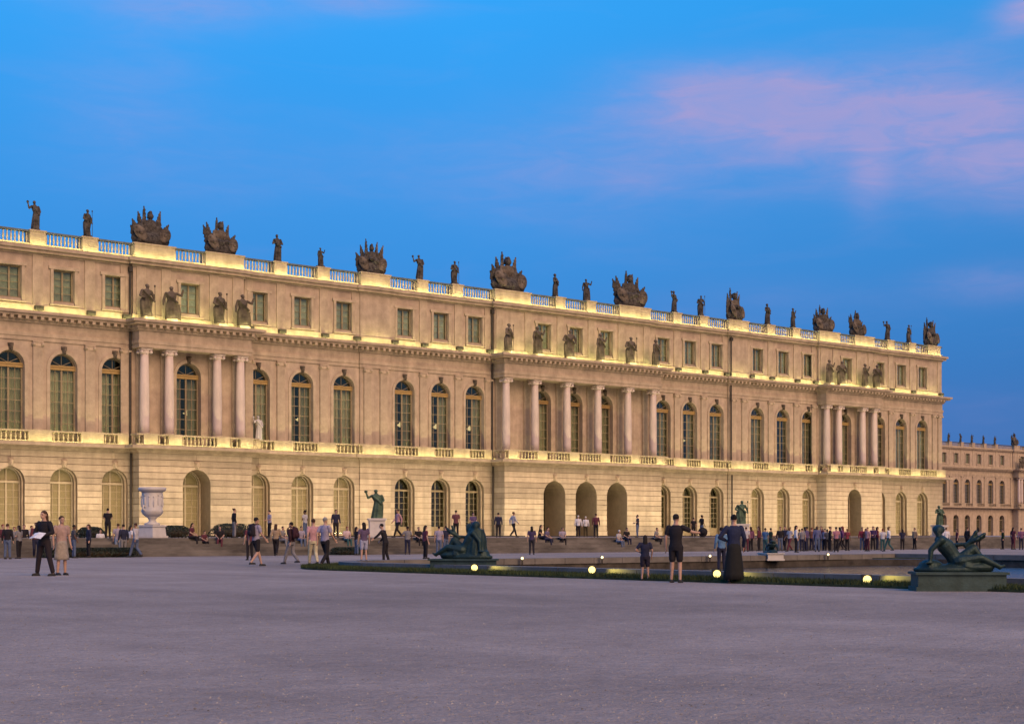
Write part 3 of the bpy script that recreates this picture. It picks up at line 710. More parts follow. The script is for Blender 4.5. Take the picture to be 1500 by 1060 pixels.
def person_meshes(pose, outfit, sleeve, hair, vox):
    key = ('person', pose, outfit, sleeve, hair, vox)
    if key in CACHE: return CACHE[key]
    P = POSES[pose]; dz = P.get('dz', 0); ln = P.get('lean', 0)
    def T(x, y, z): return (x, y + ln * max(0, (z - .93)) / .6, z + dz)
    hip = [T(-.095, 0, .92), T(.095, 0, .92)]; sh = [T(-.185, 0, 1.42), T(.185, 0, 1.42)]
    kn, an, el, wr = P['kn'], P['an'], P['el'], P['wr']
    if ln and not dz: sh = [T(-.185, 0, 1.40), T(.185, 0, 1.40)]
    res = {}
    b = MB()
    b.loft([T(0, 0, .86) + (.13, .095), T(0, 0, .95) + (.165, .115), T(0, 0, 1.08) + (.135, .095), T(0, 0, 1.26) + (.165, .11), T(0, 0, 1.38) + (.175, .10), T(0, 0, 1.46) + (.10, .07), T(0, .01, 1.52) + (.055, .055), T(0, .015, 1.58) + (.05, .055)], 14)
    hc = Vector(T(0, .025, 1.645))
    b.ell(hc + Vector((0, -.005, .02)), .076, .094, .095, 12, 9); b.ell(hc + Vector((0, .03, -.05)), .055, .062, .062, 10, 7)
    b.cap(hc + Vector((0, .088, .01)), hc + Vector((0, .108, -.03)), .011, .015, 6)      # nose
    b.cap(hc + Vector((-.03, .085, -.068)), hc + Vector((.03, .085, -.068)), .009, .009, 6)  # lips
    b.cap(hc + Vector((-.04, .082, .03)), hc + Vector((.04, .082, .03)), .012, .012, 6)  # brow
    for s in (-1, 1): b.ell(hc + Vector((s * .078, -.005, -.005)), .013, .022, .032, 6, 5)
    for i, s in ((0, -1), (1, 1)):
        b.path([hip[i], kn[i], an[i]], [.085, .058, .040]); b.cap(kn[i], Vector(kn[i]) * .6 + Vector(an[i]) * .4, .055, .056)
        a = Vector(an[i]); b.cap(a + Vector((0, -.03, -.045)), a + Vector((0, .15, -.062)), .038, .028)
        b.path([sh[i], el[i], wr[i]], [.055, .042, .028]); b.cap(Vector(sh[i]) * .9 + Vector((0, 0, .1 * sh[i][2])), sh[i], .06, .058)
        d = (Vector(wr[i]) - Vector(el[i])); hand(b, Vector(wr[i]), d, s)
    res['body'] = b.fuse('body', vox, 2)
    e = MB()
    for s in (-1, 1): e.ell(hc + Vector((s * .032, .082, .008)), .013, .012, .009, 8, 5)
    res['eyes'] = e.mesh('eyes', True)
    s_ = MB()
    s_.loft([T(0, 0, .90) + (.178, .128), T(0, 0, 1.0) + (.165, .122), T(0, 0, 1.1) + (.155, .112), T(0, 0, 1.27) + (.185, .128), T(0, 0, 1.39) + (.195, .115), T(0, 0, 1.455) + (.13, .085), T(0, 0, 1.485) + (.085, .075)], 16)
    for i in (0, 1):
        s_.cap(sh[i], sh[i], .075)
        if sleeve == 'long': s_.path([sh[i], el[i], Vector(el[i]) * .12 + Vector(wr[i]) * .88], [.074, .058, .046])
        else: s_.cap(sh[i], Vector(sh[i]) * .4 + Vector(el[i]) * .6, .075, .066)
    res['shirt'] = s_.fuse('shirt', vox * 1.1, 2)
    t = MB()
    if outfit in ('trousers', 'shorts', 'wide'):
        t.loft([T(0, 0, .82) + (.15, .115), T(0, 0, .92) + (.176, .128), T(0, 0, 1.0) + (.16, .118)], 16)
        for i in (0, 1):
            H, K, A = Vector(hip[i]), Vector(kn[i]), Vector(an[i])
            if outfit == 'shorts': t.cap(H, H * .22 + K * .78, .105, .088)
            else:
                q = 1.0 if outfit == 'trousers' else 1.35
                t.path([H, K, A * .93 + K * .07], [.102, .075 * q, .062 * q])
        res['shorts' if outfit == 'shorts' else 'trousers'] = t.fuse('trousers', vox * 1.1, 2)
    else:
        zb = {'long_skirt': .10, 'skirt': .50, 'dress': .46}[outfit]; fl = {'long_skirt': .27, 'skirt': .24, 'dress': .23}[outfit]
        rg = []
        for k in range(8):
            q = k / 7; z = 1.02 + (zb - 1.02) * q; r = .155 + (fl - .155) * q ** .75; rg.append((0, 0.0, z + dz * 0, r, r * .78, .05 * q))
        t.loft(rg[::-1], 28, nf=9); res['skirt'] = t.mesh('skirt', True)
    hm = MB()
    if hair != 'bald':
        hm.ell(hc + Vector((0, -.018, .042)), .086, .098, .088, 12, 8)
        if hair == 'long':
            hm.loft([T(0, -.06, 1.36) + (.085, .04), T(0, -.065, 1.46) + (.095, .05), T(0, -.045, 1.60) + (.088, .07), T(0, -.03, 1.68) + (.085, .08)], 12)
        if hair == 'bun': hm.ell(hc + Vector((0, -.10, .09)), .045, .045, .045, 8, 6)
        if hair == 'cap':
            hm.ell(hc + Vector((0, -.01, .06)), .095, .105, .07, 12, 6); hm.ell(hc + Vector((0, .11, .05)), .07, .08, .012, 10, 5)
        res['hair'] = hm.fuse('hair', max(vox, .014), 2)
    for i in (0, 1):
        f = MB(); a = Vector(an[i]); f.cap(a + Vector((0, -.035, -.045)), a + Vector((0, .16, -.055)), .047, .036); f.box(a.x - .045, a.x + .045, a.y - .08, a.y + .19, a.z - .09, a.z - .07)
        res['shoe', i] = f.fuse('shoe', max(vox, .016), 1)
    CACHE[key] = res; return res
HAIRC = {'black': (.015, .012, .012), 'brown': (.06, .032, .02), 'fair': (.25, .16, .07), 'grey': (.25, .24, .23), 'white': (.6, .58, .55), 'red': (.18, .04, .03)}
def person(loc, face, hgt, pose, outfit, top, bottom, label, sleeve='short', hair='short', hc='black', skin=0, shoe=(.03, .03, .03), vox=.018, group=None):
    pm = person_meshes(pose, outfit, sleeve, hair, vox)
    e = empty('person', loc, R(face), label, 'person', group, sc=hgt / 1.745)
    for k, me in pm.items():
        k = k if isinstance(k, str) else 'shoe'
        m = {'body': SKIN[skin], 'eyes': fabric((.01, .008, .008)), 'shirt': fabric(top), 'hair': fabric(HAIRC[hc]) if hair != 'cap' else fabric(bottom), 'shoe': fabric(shoe)}.get(k, fabric(bottom))
        o = link(k, me, m, e if k != 'eyes' else bd)
        if k == 'body': bd = o
    return e

# draped stone figure, unit height about 1 at the crown
def statue_mesh(var):
    def f():
        m = MB(); sw = (-.03, .03, 0, .02)[var % 4]
        m.loft([(0, 0, 0, .15, .12, .10), (sw * .3, 0, .12, .145, .115, .12), (sw, .01, .32, .135, .11, .11), (sw * 1.5, .01, .48, .125, .10, .08), (sw, 0, .58, .10, .08, .04), (0, 0, .70, .125, .085, .02), (-sw * .5, 0, .79, .12, .07, 0), (-sw * .6, .0, .835, .06, .045, 0), (-sw * .7, .0, .87, .032, .034, 0)], 28, nf=8, ph=var)
        hx = -sw * .8; m.ell((hx, -.008, .925), .045, .056, .066, 10, 8); m.ell((hx, .012, .95), .055, .058, .05, 9, 6); m.cap((hx, -.058, .925), (hx, -.066, .91), .009, .011, 6)
        if hx is not None and var % 2: m.ell((hx, .04, .93), .05, .04, .05, 8, 5)
        L, Rr = Vector((-.125, 0, .785)), Vector((.125, 0, .785))
        arms = [((-.20, -.02, .62), (-.12, -.13, .55), (.19, -.02, .62), (.20, -.06, .48)), ((-.23, -.03, .70), (-.28, -.05, .86), (.18, -.02, .62), (.13, -.12, .56)),
                ((-.18, .0, .60), (-.20, -.05, .44), (.24, -.02, .72), (.27, -.06, .88)), ((-.19, -.04, .63), (-.03, -.12, .66), (.19, -.04, .62), (.04, -.13, .60))][var % 4]
        m.path([L, Vector(arms[0]), Vector(arms[1])], [.042, .034, .024]); m.path([Rr, Vector(arms[2]), Vector(arms[3])], [.042, .034, .024])
        for s, w, e in ((-1, arms[1], arms[0]), (1, arms[3], arms[2])): m.ell(w, .028, .028, .034, 7, 5)
        if var % 4 == 0: m.cap((.21, -.06, .02), (.20, -.06, .92), .014, .012, 6); m.ell((.2, -.06, .95), .03, .03, .04, 6, 5)      # staff
        if var % 4 == 1: m.ell((-.29, -.05, .92), .05, .05, .05, 8, 6)                                                    # globe
        if var % 4 == 2: m.loft([(.17, .02, 0, .07, .06), (.18, .02, .2, .06, .05), (.17, .02, .42, .045, .045), (.17, .02, .46, .06, .06)], 10)   # tree stump
        if var % 4 == 3: m.ell((0, -.15, .60), .07, .03, .09, 8, 6)                                                       # tablet
        m.cap((-.12, -.07, .78), (.12, -.09, .50), .03, .04, 7); m.cap((.1, -.06, .5), (.14, .05, .12), .04, .03, 7)       # mantle fold
        return m.fuse('figure', .012, 1)
    return cached(('statue', var % 4), f)
def statue(name, loc, hgt, var, mt, label, group, rz=0.0, plinth=(.52, .22), pm='weathered', cat='statue', wide=1.0):
    e = empty(name, loc, rz, label, cat, group)
    w, h_ = plinth
    obj('plinth', MB().box(-w / 2, w / 2, -w / 2, w / 2, 0, h_ * .7).box(-w / 2 + .04, w / 2 - .04, -w / 2 + .04, w / 2 - .04, h_ * .7, h_), pm, e)
    link('figure', statue_mesh(var), mt, e, (0, 0, h_ - .02), sc=(hgt * wide, hgt * (wide * .5 + .5), hgt))
    return e
ORD = ['first', 'second', 'third', 'fourth', 'fifth', 'sixth', 'seventh', 'eighth', 'ninth', 'tenth', 'eleventh', 'twelfth', 'thirteenth', 'fourteenth', 'fifteenth', 'sixteenth']
RZ = TZ + R_TOP + .02
singles = [-57.2, -52.8, -34.9, -30.4, -19.3, -15.1, -2.13, 2.13, 15.1, 19.3, 30.4, 34.9, 52.8, 57.2]
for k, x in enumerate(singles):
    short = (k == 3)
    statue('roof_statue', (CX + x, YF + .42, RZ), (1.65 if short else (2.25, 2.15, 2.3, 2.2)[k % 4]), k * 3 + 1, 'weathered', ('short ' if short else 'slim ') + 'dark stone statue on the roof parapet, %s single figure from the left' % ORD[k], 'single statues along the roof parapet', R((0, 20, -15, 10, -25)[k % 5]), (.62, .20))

# roof trophies: armour on a heap of shields and flags
def trophy_parts(var):
    def f():
        rnd = random.Random(40 + var); d = {}
        m = MB(); m.ell((0, 0, .42), 1.30, .55, .62, 14, 8); m.ell((0, .08, .95), .80, .36, .62, 12, 8)
        for k in range(16): a = rnd.uniform(0, 6.28); zz = rnd.uniform(.15, 1.3); rr = 1.38 - .45 * zz; m.ell((math.cos(a) * rnd.uniform(.4, 1.0) * rr, math.sin(a) * .4, zz), rnd.uniform(.14, .34), .26, rnd.uniform(.16, .38), 8, 6)
        d['heap'] = m.fuse('heap', .045, 0)
        m = MB(); m.loft([(0, 0, .75, .40, .30, .1), (0, 0, 1.0, .36, .28, .05), (0, 0, 1.35, .46, .33, 0), (0, 0, 1.65, .44, .28, 0), (0, 0, 1.80, .22, .18, 0)], 16)
        for s in (-1, 1): m.ell((s * .46, 0, 1.62), .17, .18, .15, 8, 6); m.cap((s * .5, 0, 1.6), (s * .62, -.1, 1.2), .12, .15, 8)
        d['cuirass'] = m.fuse('cuirass', .05, 1)
        m = MB(); m.ell((0, -.02, 2.03), .20, .25, .22, 10, 7); m.path([(0, -.22, 2.12), (0, -.05, 2.34), (0, .2, 2.26), (0, .36, 1.98)], [.06, .10, .11, .07], 8); m.cap((0, 0, 1.78), (0, 0, 1.95), .12, .14, 8)
        d['helmet'] = m.fuse('helmet', .04, 1)
        d['shields'] = []
        for s in (-1, 1):
            m = MB(); rot = Matrix.Rotation(s * R(24), 3, 'Y') @ Matrix.Rotation(R(-14), 3, 'X'); m.ell((s * .82, -.38, .78), .40, .10, .58, 14, 8, rot); m.ell((s * .82, -.49, .78), .13, .08, .16, 8, 5, rot); d['shields'].append(m.mesh('shield', True))
        d['flags'] = []
        for s, a, L in ((-1, 24, 2.15), (1, 22, 2.2), (-1, 42, 1.75), (1, 44, 1.7), (1, 7, 2.2), (-1, 10, 2.1), (-1, 58, 1.35), (1, 60, 1.3)):
            a += rnd.uniform(-7, 7); L *= rnd.uniform(.82, 1.08); p0 = Vector((s * .1, .18, .5)); dr = Vector((s * math.sin(R(a)), rnd.uniform(-.1, .12), math.cos(R(a)))); p1 = p0 + dr * L
            m = MB(); m.cap(p0, p1, .045, .035, 6); m.ell(p1, .06, .06, .12, 6, 5)
            q0 = p0 + dr * (L * .92); q1 = p0 + dr * (L * .45)      # hanging cloth
            for k in range(4):
                t0 = k / 4; m.cap(q0.lerp(q1, t0), q0.lerp(q1, t0) + Vector((s * (.06 + .10 * k), .03 * (-1) ** k, -.42 - .10 * k)), .10, .06, 6)
            d['flags'].append(m.fuse('flag', .04, 0))
        return d
    return cached(('trophy', var % 3), f)
def trophy(loc, sc, var, label, rz=0.0, wide=1.0):
    e = empty('trophy', loc, rz, label, 'trophy', 'armour trophies along the roof parapet', sc=sc); e.scale.x *= wide
    d = trophy_parts(var)
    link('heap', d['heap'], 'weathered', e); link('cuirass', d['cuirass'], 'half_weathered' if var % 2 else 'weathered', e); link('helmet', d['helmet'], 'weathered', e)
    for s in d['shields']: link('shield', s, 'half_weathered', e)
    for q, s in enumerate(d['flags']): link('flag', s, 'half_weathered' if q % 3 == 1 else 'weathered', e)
TR = [(-47.2, 1.22, 1.12), (-40.6, 1.20, 1.08), (-24.8, 1.18, .95), (-8.4, 1.45, 1.25), (8.4, 1.45, 1.15), (24.8, 1.32, .9), (40.4, 1.2, 1.0), (46.8, 1.2, .95), (61.8, 1.3, .8)]
for k, (x, sc, wd) in enumerate(TR):
    trophy((CX + x, YF + .40, RZ - .03), sc, k, 'dark stone trophy of armour and flags on the roof, %s from the left' % ORD[k] if k < 8 else 'dark stone trophy on the far right corner of the roof', R((0, 8, -14, 6, -5, 12, -8, 4, 0)[k]), wd)
# figures standing on the cornice above the columns
k = 0
for i, nm in ((1, 'left four-column porch'), (5, 'central six-column porch'), (9, 'right four-column porch')):
    D = SEC[i][2]
    for j, c in enumerate(COLS[i]):
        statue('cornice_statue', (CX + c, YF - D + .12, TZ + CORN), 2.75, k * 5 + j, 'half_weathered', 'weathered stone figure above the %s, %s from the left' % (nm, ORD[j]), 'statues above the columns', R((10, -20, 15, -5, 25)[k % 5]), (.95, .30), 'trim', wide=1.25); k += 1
statue('balcony_statue', (CX - 37.3, YF - .42, TZ + B_TOP + .95), 2.0, 1, 'white_marble', 'pale marble figure on the balcony rail right of the left porch', 'balcony figure', 0, (.5, .12), 'white_marble')
# distant wing statues
for k in range(5):
    x = WB[k + 1] + sp_ / 2
    statue('wing_statue', (WX + x, YW + .42, RZ), 2.1, k, 'weathered', 'tiny dark statue on the roof of the distant wing, %s from the left' % ORD[k], 'statues on the distant wing', 0, (.6, .2))
trophy((WX + 1.6, YW + .4, RZ - .03), 1.35, 1, 'dark trophy on the roof of the distant wing', 0, .75)
for k, c in enumerate((1.0, 2.2)): statue('wing_cornice_statue', (WX + c, YW - 1.75, TZ + CORN), 2.7, k + 1, 'half_weathered', 'stone figure above the columns of the distant wing, %s one' % ORD[k], 'statues above the wing columns', 0, (.95, .3), 'trim')

# ------------------------------------------------------------------ marble vase, bronzes on pedestals
def big_vase(loc):
    e = empty('marble_vase', loc, R(20), 'large white marble vase on a square pedestal at the head of the steps', 'vase')
    obj('pedestal', MB().taper(0, 0, 0, .12, .62, .62, .62, .62).taper(0, 0, .12, .62, .55, .55, .50, .50).box(-.55, .55, -.55, .55, .62, .72), 'white_marble', e)
    f = obj('foot', MB().lathe([(.42, .72), (.44, .80), (.22, .90), (.19, 1.0), (.26, 1.12), (.40, 1.22)], 0, 0, 0, 24), 'white_marble', e, smooth=True)
    bw = obj('bowl', MB().lathe([(.38, 1.20), (.52, 1.30), (.60, 1.45), (.60, 1.55), (.57, 1.60), (.58, 2.45), (.56, 2.55)], 0, 0, 0, 28), 'white_marble', e, smooth=True)
    obj('rim', MB().lathe([(.58, 2.54), (.66, 2.60), (.76, 2.66), (.78, 2.78), (.72, 2.82), (.60, 2.80)], 0, 0, 0, 28), 'white_marble', e, smooth=True)
    m = MB()
    for k in range(14):
        a = k / 14 * 6.283; m.ell((.585 * math.cos(a), .585 * math.sin(a), 2.0 + .06 * math.sin(k * 2)), .045, .045, .25, 8, 6); m.ell((.60 * math.cos(a), .60 * math.sin(a), 2.33 + .06 * math.sin(k * 2)), .04, .04, .06, 6, 5)
    obj('relief', m, 'white_marble', bw, smooth=True)
    for s in (-1, 1): obj('handle', MB().path([(s * .55, 0, 1.5), (s * .74, 0, 1.62), (s * .70, 0, 1.80), (s * .56, 0, 1.75)], [.06, .05, .05, .05]), 'white_marble', bw, smooth=True)
Vp = on_ground(223, 815.5, 0); Vp = Vector((at_depth(223, 80.5), 80.5, TZ - .17))
big_vase((Vp.x, Vp.y, TZ))
def pedestal_bronze(px, Y, hp, hs, var, label, rz, white=True):
    e = empty('bronze_statue', (at_depth(px, Y), Y, TZ), rz, label, 'statue')
    obj('pedestal', MB().box(-.72, .72, -.72, .72, 0, .18).box(-.60, .60, -.60, .60, .18, hp - .16).box(-.70, .70, -.70, .70, hp - .16, hp), 'white_marble' if white else 'trim', e)
    link('figure', statue_mesh(var), 'verdigris', e, (0, 0, hp - .02), sc=(hs * 1.3, hs * 1.2, hs))
pedestal_bronze(552, 100, 1.45, 2.25, 1, 'green bronze figure with raised arm on a white pedestal behind the walkers', R(-30))
pedestal_bronze(1086, 104, 1.25, 2.3, 0, 'green bronze figure on a pedestal behind the person in the long black skirt', R(-30))
pedestal_bronze(1376, 104, 1.25, 2.2, 3, 'green bronze figure by the right corner above the reclining bronze', R(-20))

# ------------------------------------------------------------------ basin with grass border
def ringmesh(d0, d1, r, z0, z1):
    A = rrect(BX0 + d0, BX1 - d0, BY0 + d0, BY1 - d0, max(.3, r - d0)); B = rrect(BX0 + d1, BX1 - d1, BY0 + d1, BY1 - d1, max(.3, r - d1)); n = len(A); m = MB()
    m.add([(x, y, z0) for x, y in A] + [(x, y, z0) for x, y in B] + [(x, y, z1) for x, y in A] + [(x, y, z1) for x, y in B],
          [q for i in range(n) for q in ((i, (i + 1) % n, (i + 1) % n + 2 * n, i + 2 * n), (i + n, i + 3 * n, (i + 1) % n + 3 * n, (i + 1) % n + n), (i + 2 * n, (i + 1) % n + 2 * n, (i + 1) % n + 3 * n, i + 3 * n))])
    return m
tag(obj('lawn_border', ringmesh(0, 1.3, 6, .004, .05), 'grass_soil'), kind='structure')
basin = tag(empty('basin', (0, 0, 0)), 'long water basin with pale stone coping edged by grass', 'basin')
# coping stones on the sides in view, each a block
def coping():
    d, wd, hh = 1.3, .62, .24; r = 6 - d
    x0, y1 = BX0 + d, BY1 - d
    y = 8.0
    while y < y1 - r - .01:
        L = min(1.6, y1 - r - y); obj('coping_stone', MB().box(x0, x0 + wd, y + .012, y + L - .012, .0, hh), 'coping_stone', basin); y += L
    n = 6
    for k in range(n):
        a0, a1 = 180 - 90 * k / n - .15, 180 - 90 * (k + 1) / n + .15; c = (x0 + r, y1 - r)
        P = [(c[0] + rr * math.cos(R(a)), c[1] + rr * math.sin(R(a))) for rr, aa in ((r, (a0, (a0 + a1) / 2, a1)), (r - wd, (a1, (a0 + a1) / 2, a0))) for a in aa]
        obj('coping_stone', MB().plan(P[::-1], 0, hh), 'coping_stone', basin)
    x = x0 + r
    while x < BX1 - d - .01:
        L = min(1.6, BX1 - d - x); obj('coping_stone', MB().box(x + .012, x + L - .012, y1 - wd, y1, 0, hh), 'coping_stone', basin); x += L
    y = 10.0
    while y < y1 - wd - .01:
        L = min(3.2, y1 - wd - y); obj('coping_stone', MB().box(BX1 - d - wd, BX1 - d, y + .012, y + L - .012, 0, hh), 'coping_stone', basin); y += L
coping()
obj('basin_wall', ringmesh(1.32, 1.86, 6, -.8, -.002), 'basin_stone', basin)
wp = rrect(BX0 + 1.7, BX1 - 1.7, BY0 + 1.7, BY1 - 1.7, 4.3)
tag(link('water', (lambda: MB().add([(x, y, -.30) for x, y in wp], [tuple(range(len(wp)))]).mesh('water'))(), 'water'), kind='structure')
# grass blades on the border in view
gm = MB(); rg = random.Random(3)
def blade(x, y):
    h_ = rg.uniform(.05, .14); a = rg.uniform(0, 6.28); w = .012; dx_, dy_ = math.cos(a) * w, math.sin(a) * w; lx, ly = rg.uniform(-.05, .05), rg.uniform(-.05, .05)
    gm.add([(x - dx_, y - dy_, .045), (x + dx_, y + dy_, .045), (x + lx, y + ly, .045 + h_)], [(0, 1, 2)])
for k in range(26000): blade(BX0 + rg.uniform(0.0, 1.3), rg.uniform(14, 44))
for k in range(9000):
    a = rg.uniform(90, 180); rr = 6 - rg.uniform(0, 1.3); blade(BX0 + 6 + rr * math.cos(R(a)), BY1 - 6 + rr * math.sin(R(a)))
for k in range(9000): blade(rg.uniform(BX0 + 6, BX1), BY1 - rg.uniform(0, 1.3))
g = link('grass', gm.mesh('grass', recalc=False), 'grass_blade'); tag(g, 'dark short grass border between gravel and basin coping', 'grass', kind='stuff')

def reclining(loc, rz, mirror, label, low=False, sc=1.0, pm='bronze_plinth', bulky=False):
    e = empty('reclining_bronze', loc, rz, label, 'statue', 'reclining bronzes on the basin edge', sc=sc)
    obj('plinth', MB().box(-1.05, 1.05, -.52, .52, .0, .10).box(-1.0, 1.0, -.47, .47, .10, .38).box(-1.06, 1.06, -.53, .53, .38, .44), pm, e)
    def f():
        m = MB(); s = -1 if mirror else 1
        def V(x, y, z): return (x * s, y, z)
        # rock and drapery under the figure
        m.ell(V(-.1, .05, .08), .95, .36, .16, 14, 7); m.ell(V(-.62, .06, .16), .30, .28, .20, 10, 6); m.ell(V(.35, .0, .14), .5, .3, .16, 10, 6)
        # torso leaning back on one straight arm
        m.path([V(-.02, 0, .28), V(-.14, .0, .48), V(-.30, .0, .72), V(-.40, .0, .86)], [.20, .18, .21, .15], 10)
        m.cap(V(-.42, -.16, .86), V(-.36, .18, .88), .11, .11); m.cap(V(-.42, 0, .9), V(-.45, -.02, 1.0), .065, .06)
        m.ell(V(-.46, -.03, 1.11), .115, .13, .14, 10, 8); m.ell(V(-.44, .02, 1.14), .15, .15, .13, 10, 6); m.ell(V(-.47, -.10, 1.02), .07, .06, .09, 8, 6); m.cap(V(-.50, -.13, 1.10), V(-.51, -.145, 1.07), .016, .02, 6)
        m.path([V(-.44, -.18, .86), V(-.66, -.20, .60), V(-.68, -.22, .32)], [.085, .07, .05]); m.ell(V(-.70, -.24, .27), .09, .06, .04, 8, 5)
        for k in range(4): m.cap(V(-.72, -.21 - .02 * k, .27), V(-.80, -.20 - .03 * k, .25), .018, .014, 6)
        # other arm holding a sheaf
        m.path([V(-.36, .20, .86), V(-.08, .24, .72), V(.22, .14, .76)], [.085, .065, .045]); m.cap(V(.20, .14, .70), V(.34, .12, .86), .05, .06)
        for k in range(7): m.cap(V(.28, .12, .78), V(.44 + .09 * (k % 3), .10 + .06 * (k - 3) / 3, .88 + .07 * (k % 4)), .04, .05, 6)
        # legs, one knee raised
        m.path([V(0, -.12, .30), V(.48, -.16, .40), V(.92, -.14, .16)], [.16, .11, .06]); m.cap(V(.92, -.14, .13), V(1.02, -.16, .20), .05, .035)
        m.path([V(0, .10, .30), V(.38, .12, .64), V(.66, .10, .20)], [.15, .11, .065]); m.cap(V(.66, .10, .16), V(.80, .08, .14), .05, .04)
        m.loft([(.18 * s, -.02, .16, .40, .26, .1), (.18 * s, -.02, .34, .32, .22, .1), (.14 * s, -.02, .46, .2, .18, .05)], 22, nf=7)
        if bulky: m.ell(V(-.36, .12, .55), .30, .28, .62, 12, 8); m.ell(V(-.62, .12, .5), .16, .2, .5, 10, 7); m.loft([(-.4 * s, .1, .1, .42, .34, .08), (-.42 * s, .1, .6, .34, .3, .08), (-.44 * s, .1, 1.0, .25, .22, .04)], 24, nf=8); m.ell(V(-.15, .18, 1.0), .13, .13, .2, 8, 6)
        return m.fuse('figure', .022, 2)
    link('figure', cached(('recl', mirror, bulky), f), 'bronze', e, (0, 0, .42), sc=(1, 1, .60 if low else (1.0 if bulky else .88)))
    return e
p = on_ground(1392, 865.5); reclining((p.x + .42, p.y + .1, .0), -TH - R(4), False, 'large dark bronze figure reclining at the right edge, leaning on one arm', sc=.90)
p = on_ground(664, 838.0); reclining((p.x + .55, p.y + .2, .0), -TH - R(20), True, 'dark bronze reclining figure by the rounded left corner of the basin', sc=.95, bulky=True)
p = Vector((at_depth(1129, BY1 - 1.6), BY1 - 1.6, 0)); reclining((p.x, p.y, .0), R(58), False, 'low bronze reclining figure on a pale block on the far side of the basin', True, .78, 'white_marble')

# floodlights round the basin
def lamp(px, py, z, lens, r, label, near):
    if near:
        t = (px - 750) / FPX; Z = (BX0 + .62) / (ST + t * CT); z = max(.16, EYE - (py - 783) * Z / FPX); p = Vector((Z * (ST + t * CT), Z * (CT - t * ST), z))
    else: p = on_ground(px, py, z)
    e = empty('garden_floodlight', (p.x, p.y, 0.05), -TH, label, 'floodlight', 'floodlights round the basin')
    hs = obj('housing', MB().box(-r * 1.15, r * 1.15, -.02, r * 1.5, z - .05 - r * 1.1, z - .05 + r * 1.15), 'iron', e)
    m = MB(); n = 14; m.add([(r * math.cos(6.2832 * i / n), -.03, z - .05 + r * math.sin(6.2832 * i / n)) for i in range(n)] + [(0, -.05, z - .05)], [(i, (i + 1) % n, n) for i in range(n)])
    obj('lens', m, lens, hs)
    obj('stake', MB().box(-.03, .03, .0, .06, -.05, z - .05 - r * 1.1), 'iron', e)
    if near:
        d = bpy.data.lights.new('flood_glow', 'SPOT'); d.energy = 38; d.color = (1, .82, .16); d.shadow_soft_size = .08; d.spot_size = R(110); d.spot_blend = .8
        o = bpy.data.objects.new('flood_glow', d); COL.objects.link(o); o.parent = e; o.location = (.24, .12, z + .10); o.rotation_euler = Vector((.85, .15, -.42)).to_track_quat('-Z', 'Y').to_euler()
for px, py, lb in ((695, 831, 'glowing floodlight in the grass beside the left reclining bronze'), (867, 834, 'glowing floodlight in the grass left of the child'), (1050, 840, 'glowing floodlight beside the long black skirt'), (1270, 849, 'glowing floodlight left of the large reclining bronze')):
    lamp(px, py, .20, 'lamp_lens', .095, lb, True)
for px, lb in ((765, 'far small floodlight left of the standing dark figure behind the basin'), (882, 'far small floodlight below the central arches'), (1040, 'far small floodlight between the two people in black'), (1213, 'far small floodlight below the crowd on the right')):
    Y = BY1 - 2.15; X_ = at_depth(px, Y); Z = X_ * ST + Y * CT; z = EYE - (815 - 783) * Z / FPX
    lamp(px, 783 + (EYE - .25) * FPX / Z, .25, 'far_lens', .055, lb, False)

# clipped hedges at the head of the steps
def hedge(px0, px1, Y, hgt, dep, label, seed, zb=TZ, pw=4):
    r = random.Random(seed); x0, x1 = at_depth(px0, Y), at_depth(px1, Y); cx = (x0 + x1) / 2; a = (x1 - x0) / 2
    e = empty('hedge', (cx, Y, zb), 0, label, 'hedge', 'dark clipped hedges by the steps')
    m = MB()
    for k in range(int(2600 * max(1, a))):
        u, v = r.uniform(-1, 1), r.uniform(-1, 1); q = max(0, 1 - abs(u) ** pw) ** .5 * max(0, 1 - abs(v) ** 4) ** .5
        z = hgt * q * (1 - .35 * r.random() ** 2) if r.random() < .7 else r.uniform(.02, 1) * hgt * q
        c = Vector((u * a, v * dep, max(.02, z))); n = Vector((r.gauss(0, 1), r.gauss(0, 1), r.gauss(.4, 1))).normalized(); t = n.orthogonal().normalized(); b_ = n.cross(t); L = r.uniform(.03, .06)
        m.add([c + t * L, c + b_ * L * .5, c - t * L, c - b_ * L * .5], [(0, 1, 2, 3)])
    obj('foliage', m, 'hedge_leaf', e); 
    m = MB()
    for k in range(7): u = -.8 + 1.6 * k / 6; m.path([(u * a, 0, 0), (u * a + .05, .05, hgt * .4), (u * a - .1, -.05, hgt * .75)], [.04, .03, .015], 5)
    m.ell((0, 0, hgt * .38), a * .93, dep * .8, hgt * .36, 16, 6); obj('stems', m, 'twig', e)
for q in ((116, 150, 84, .62, .7, 'small dark clipped hedge left of the marble vase', 1), (236, 276, 84, .72, .8, 'dark clipped hedge right behind the marble vase', 2), (312, 366, 84, .85, .9, 'largest rounded dark hedge between vase and walkers', 3)): hedge(*q)
hedge(60, 204, 76.4, .50, .45, 'long low blue-green hedge at the foot of the steps on the left', 5, 0.0, 30)
hedge(488, 534, 76.4, .45, .45, 'short low hedge at the foot of the steps behind the walkers', 6, 0.0, 20)
GROUND_P = 62.0

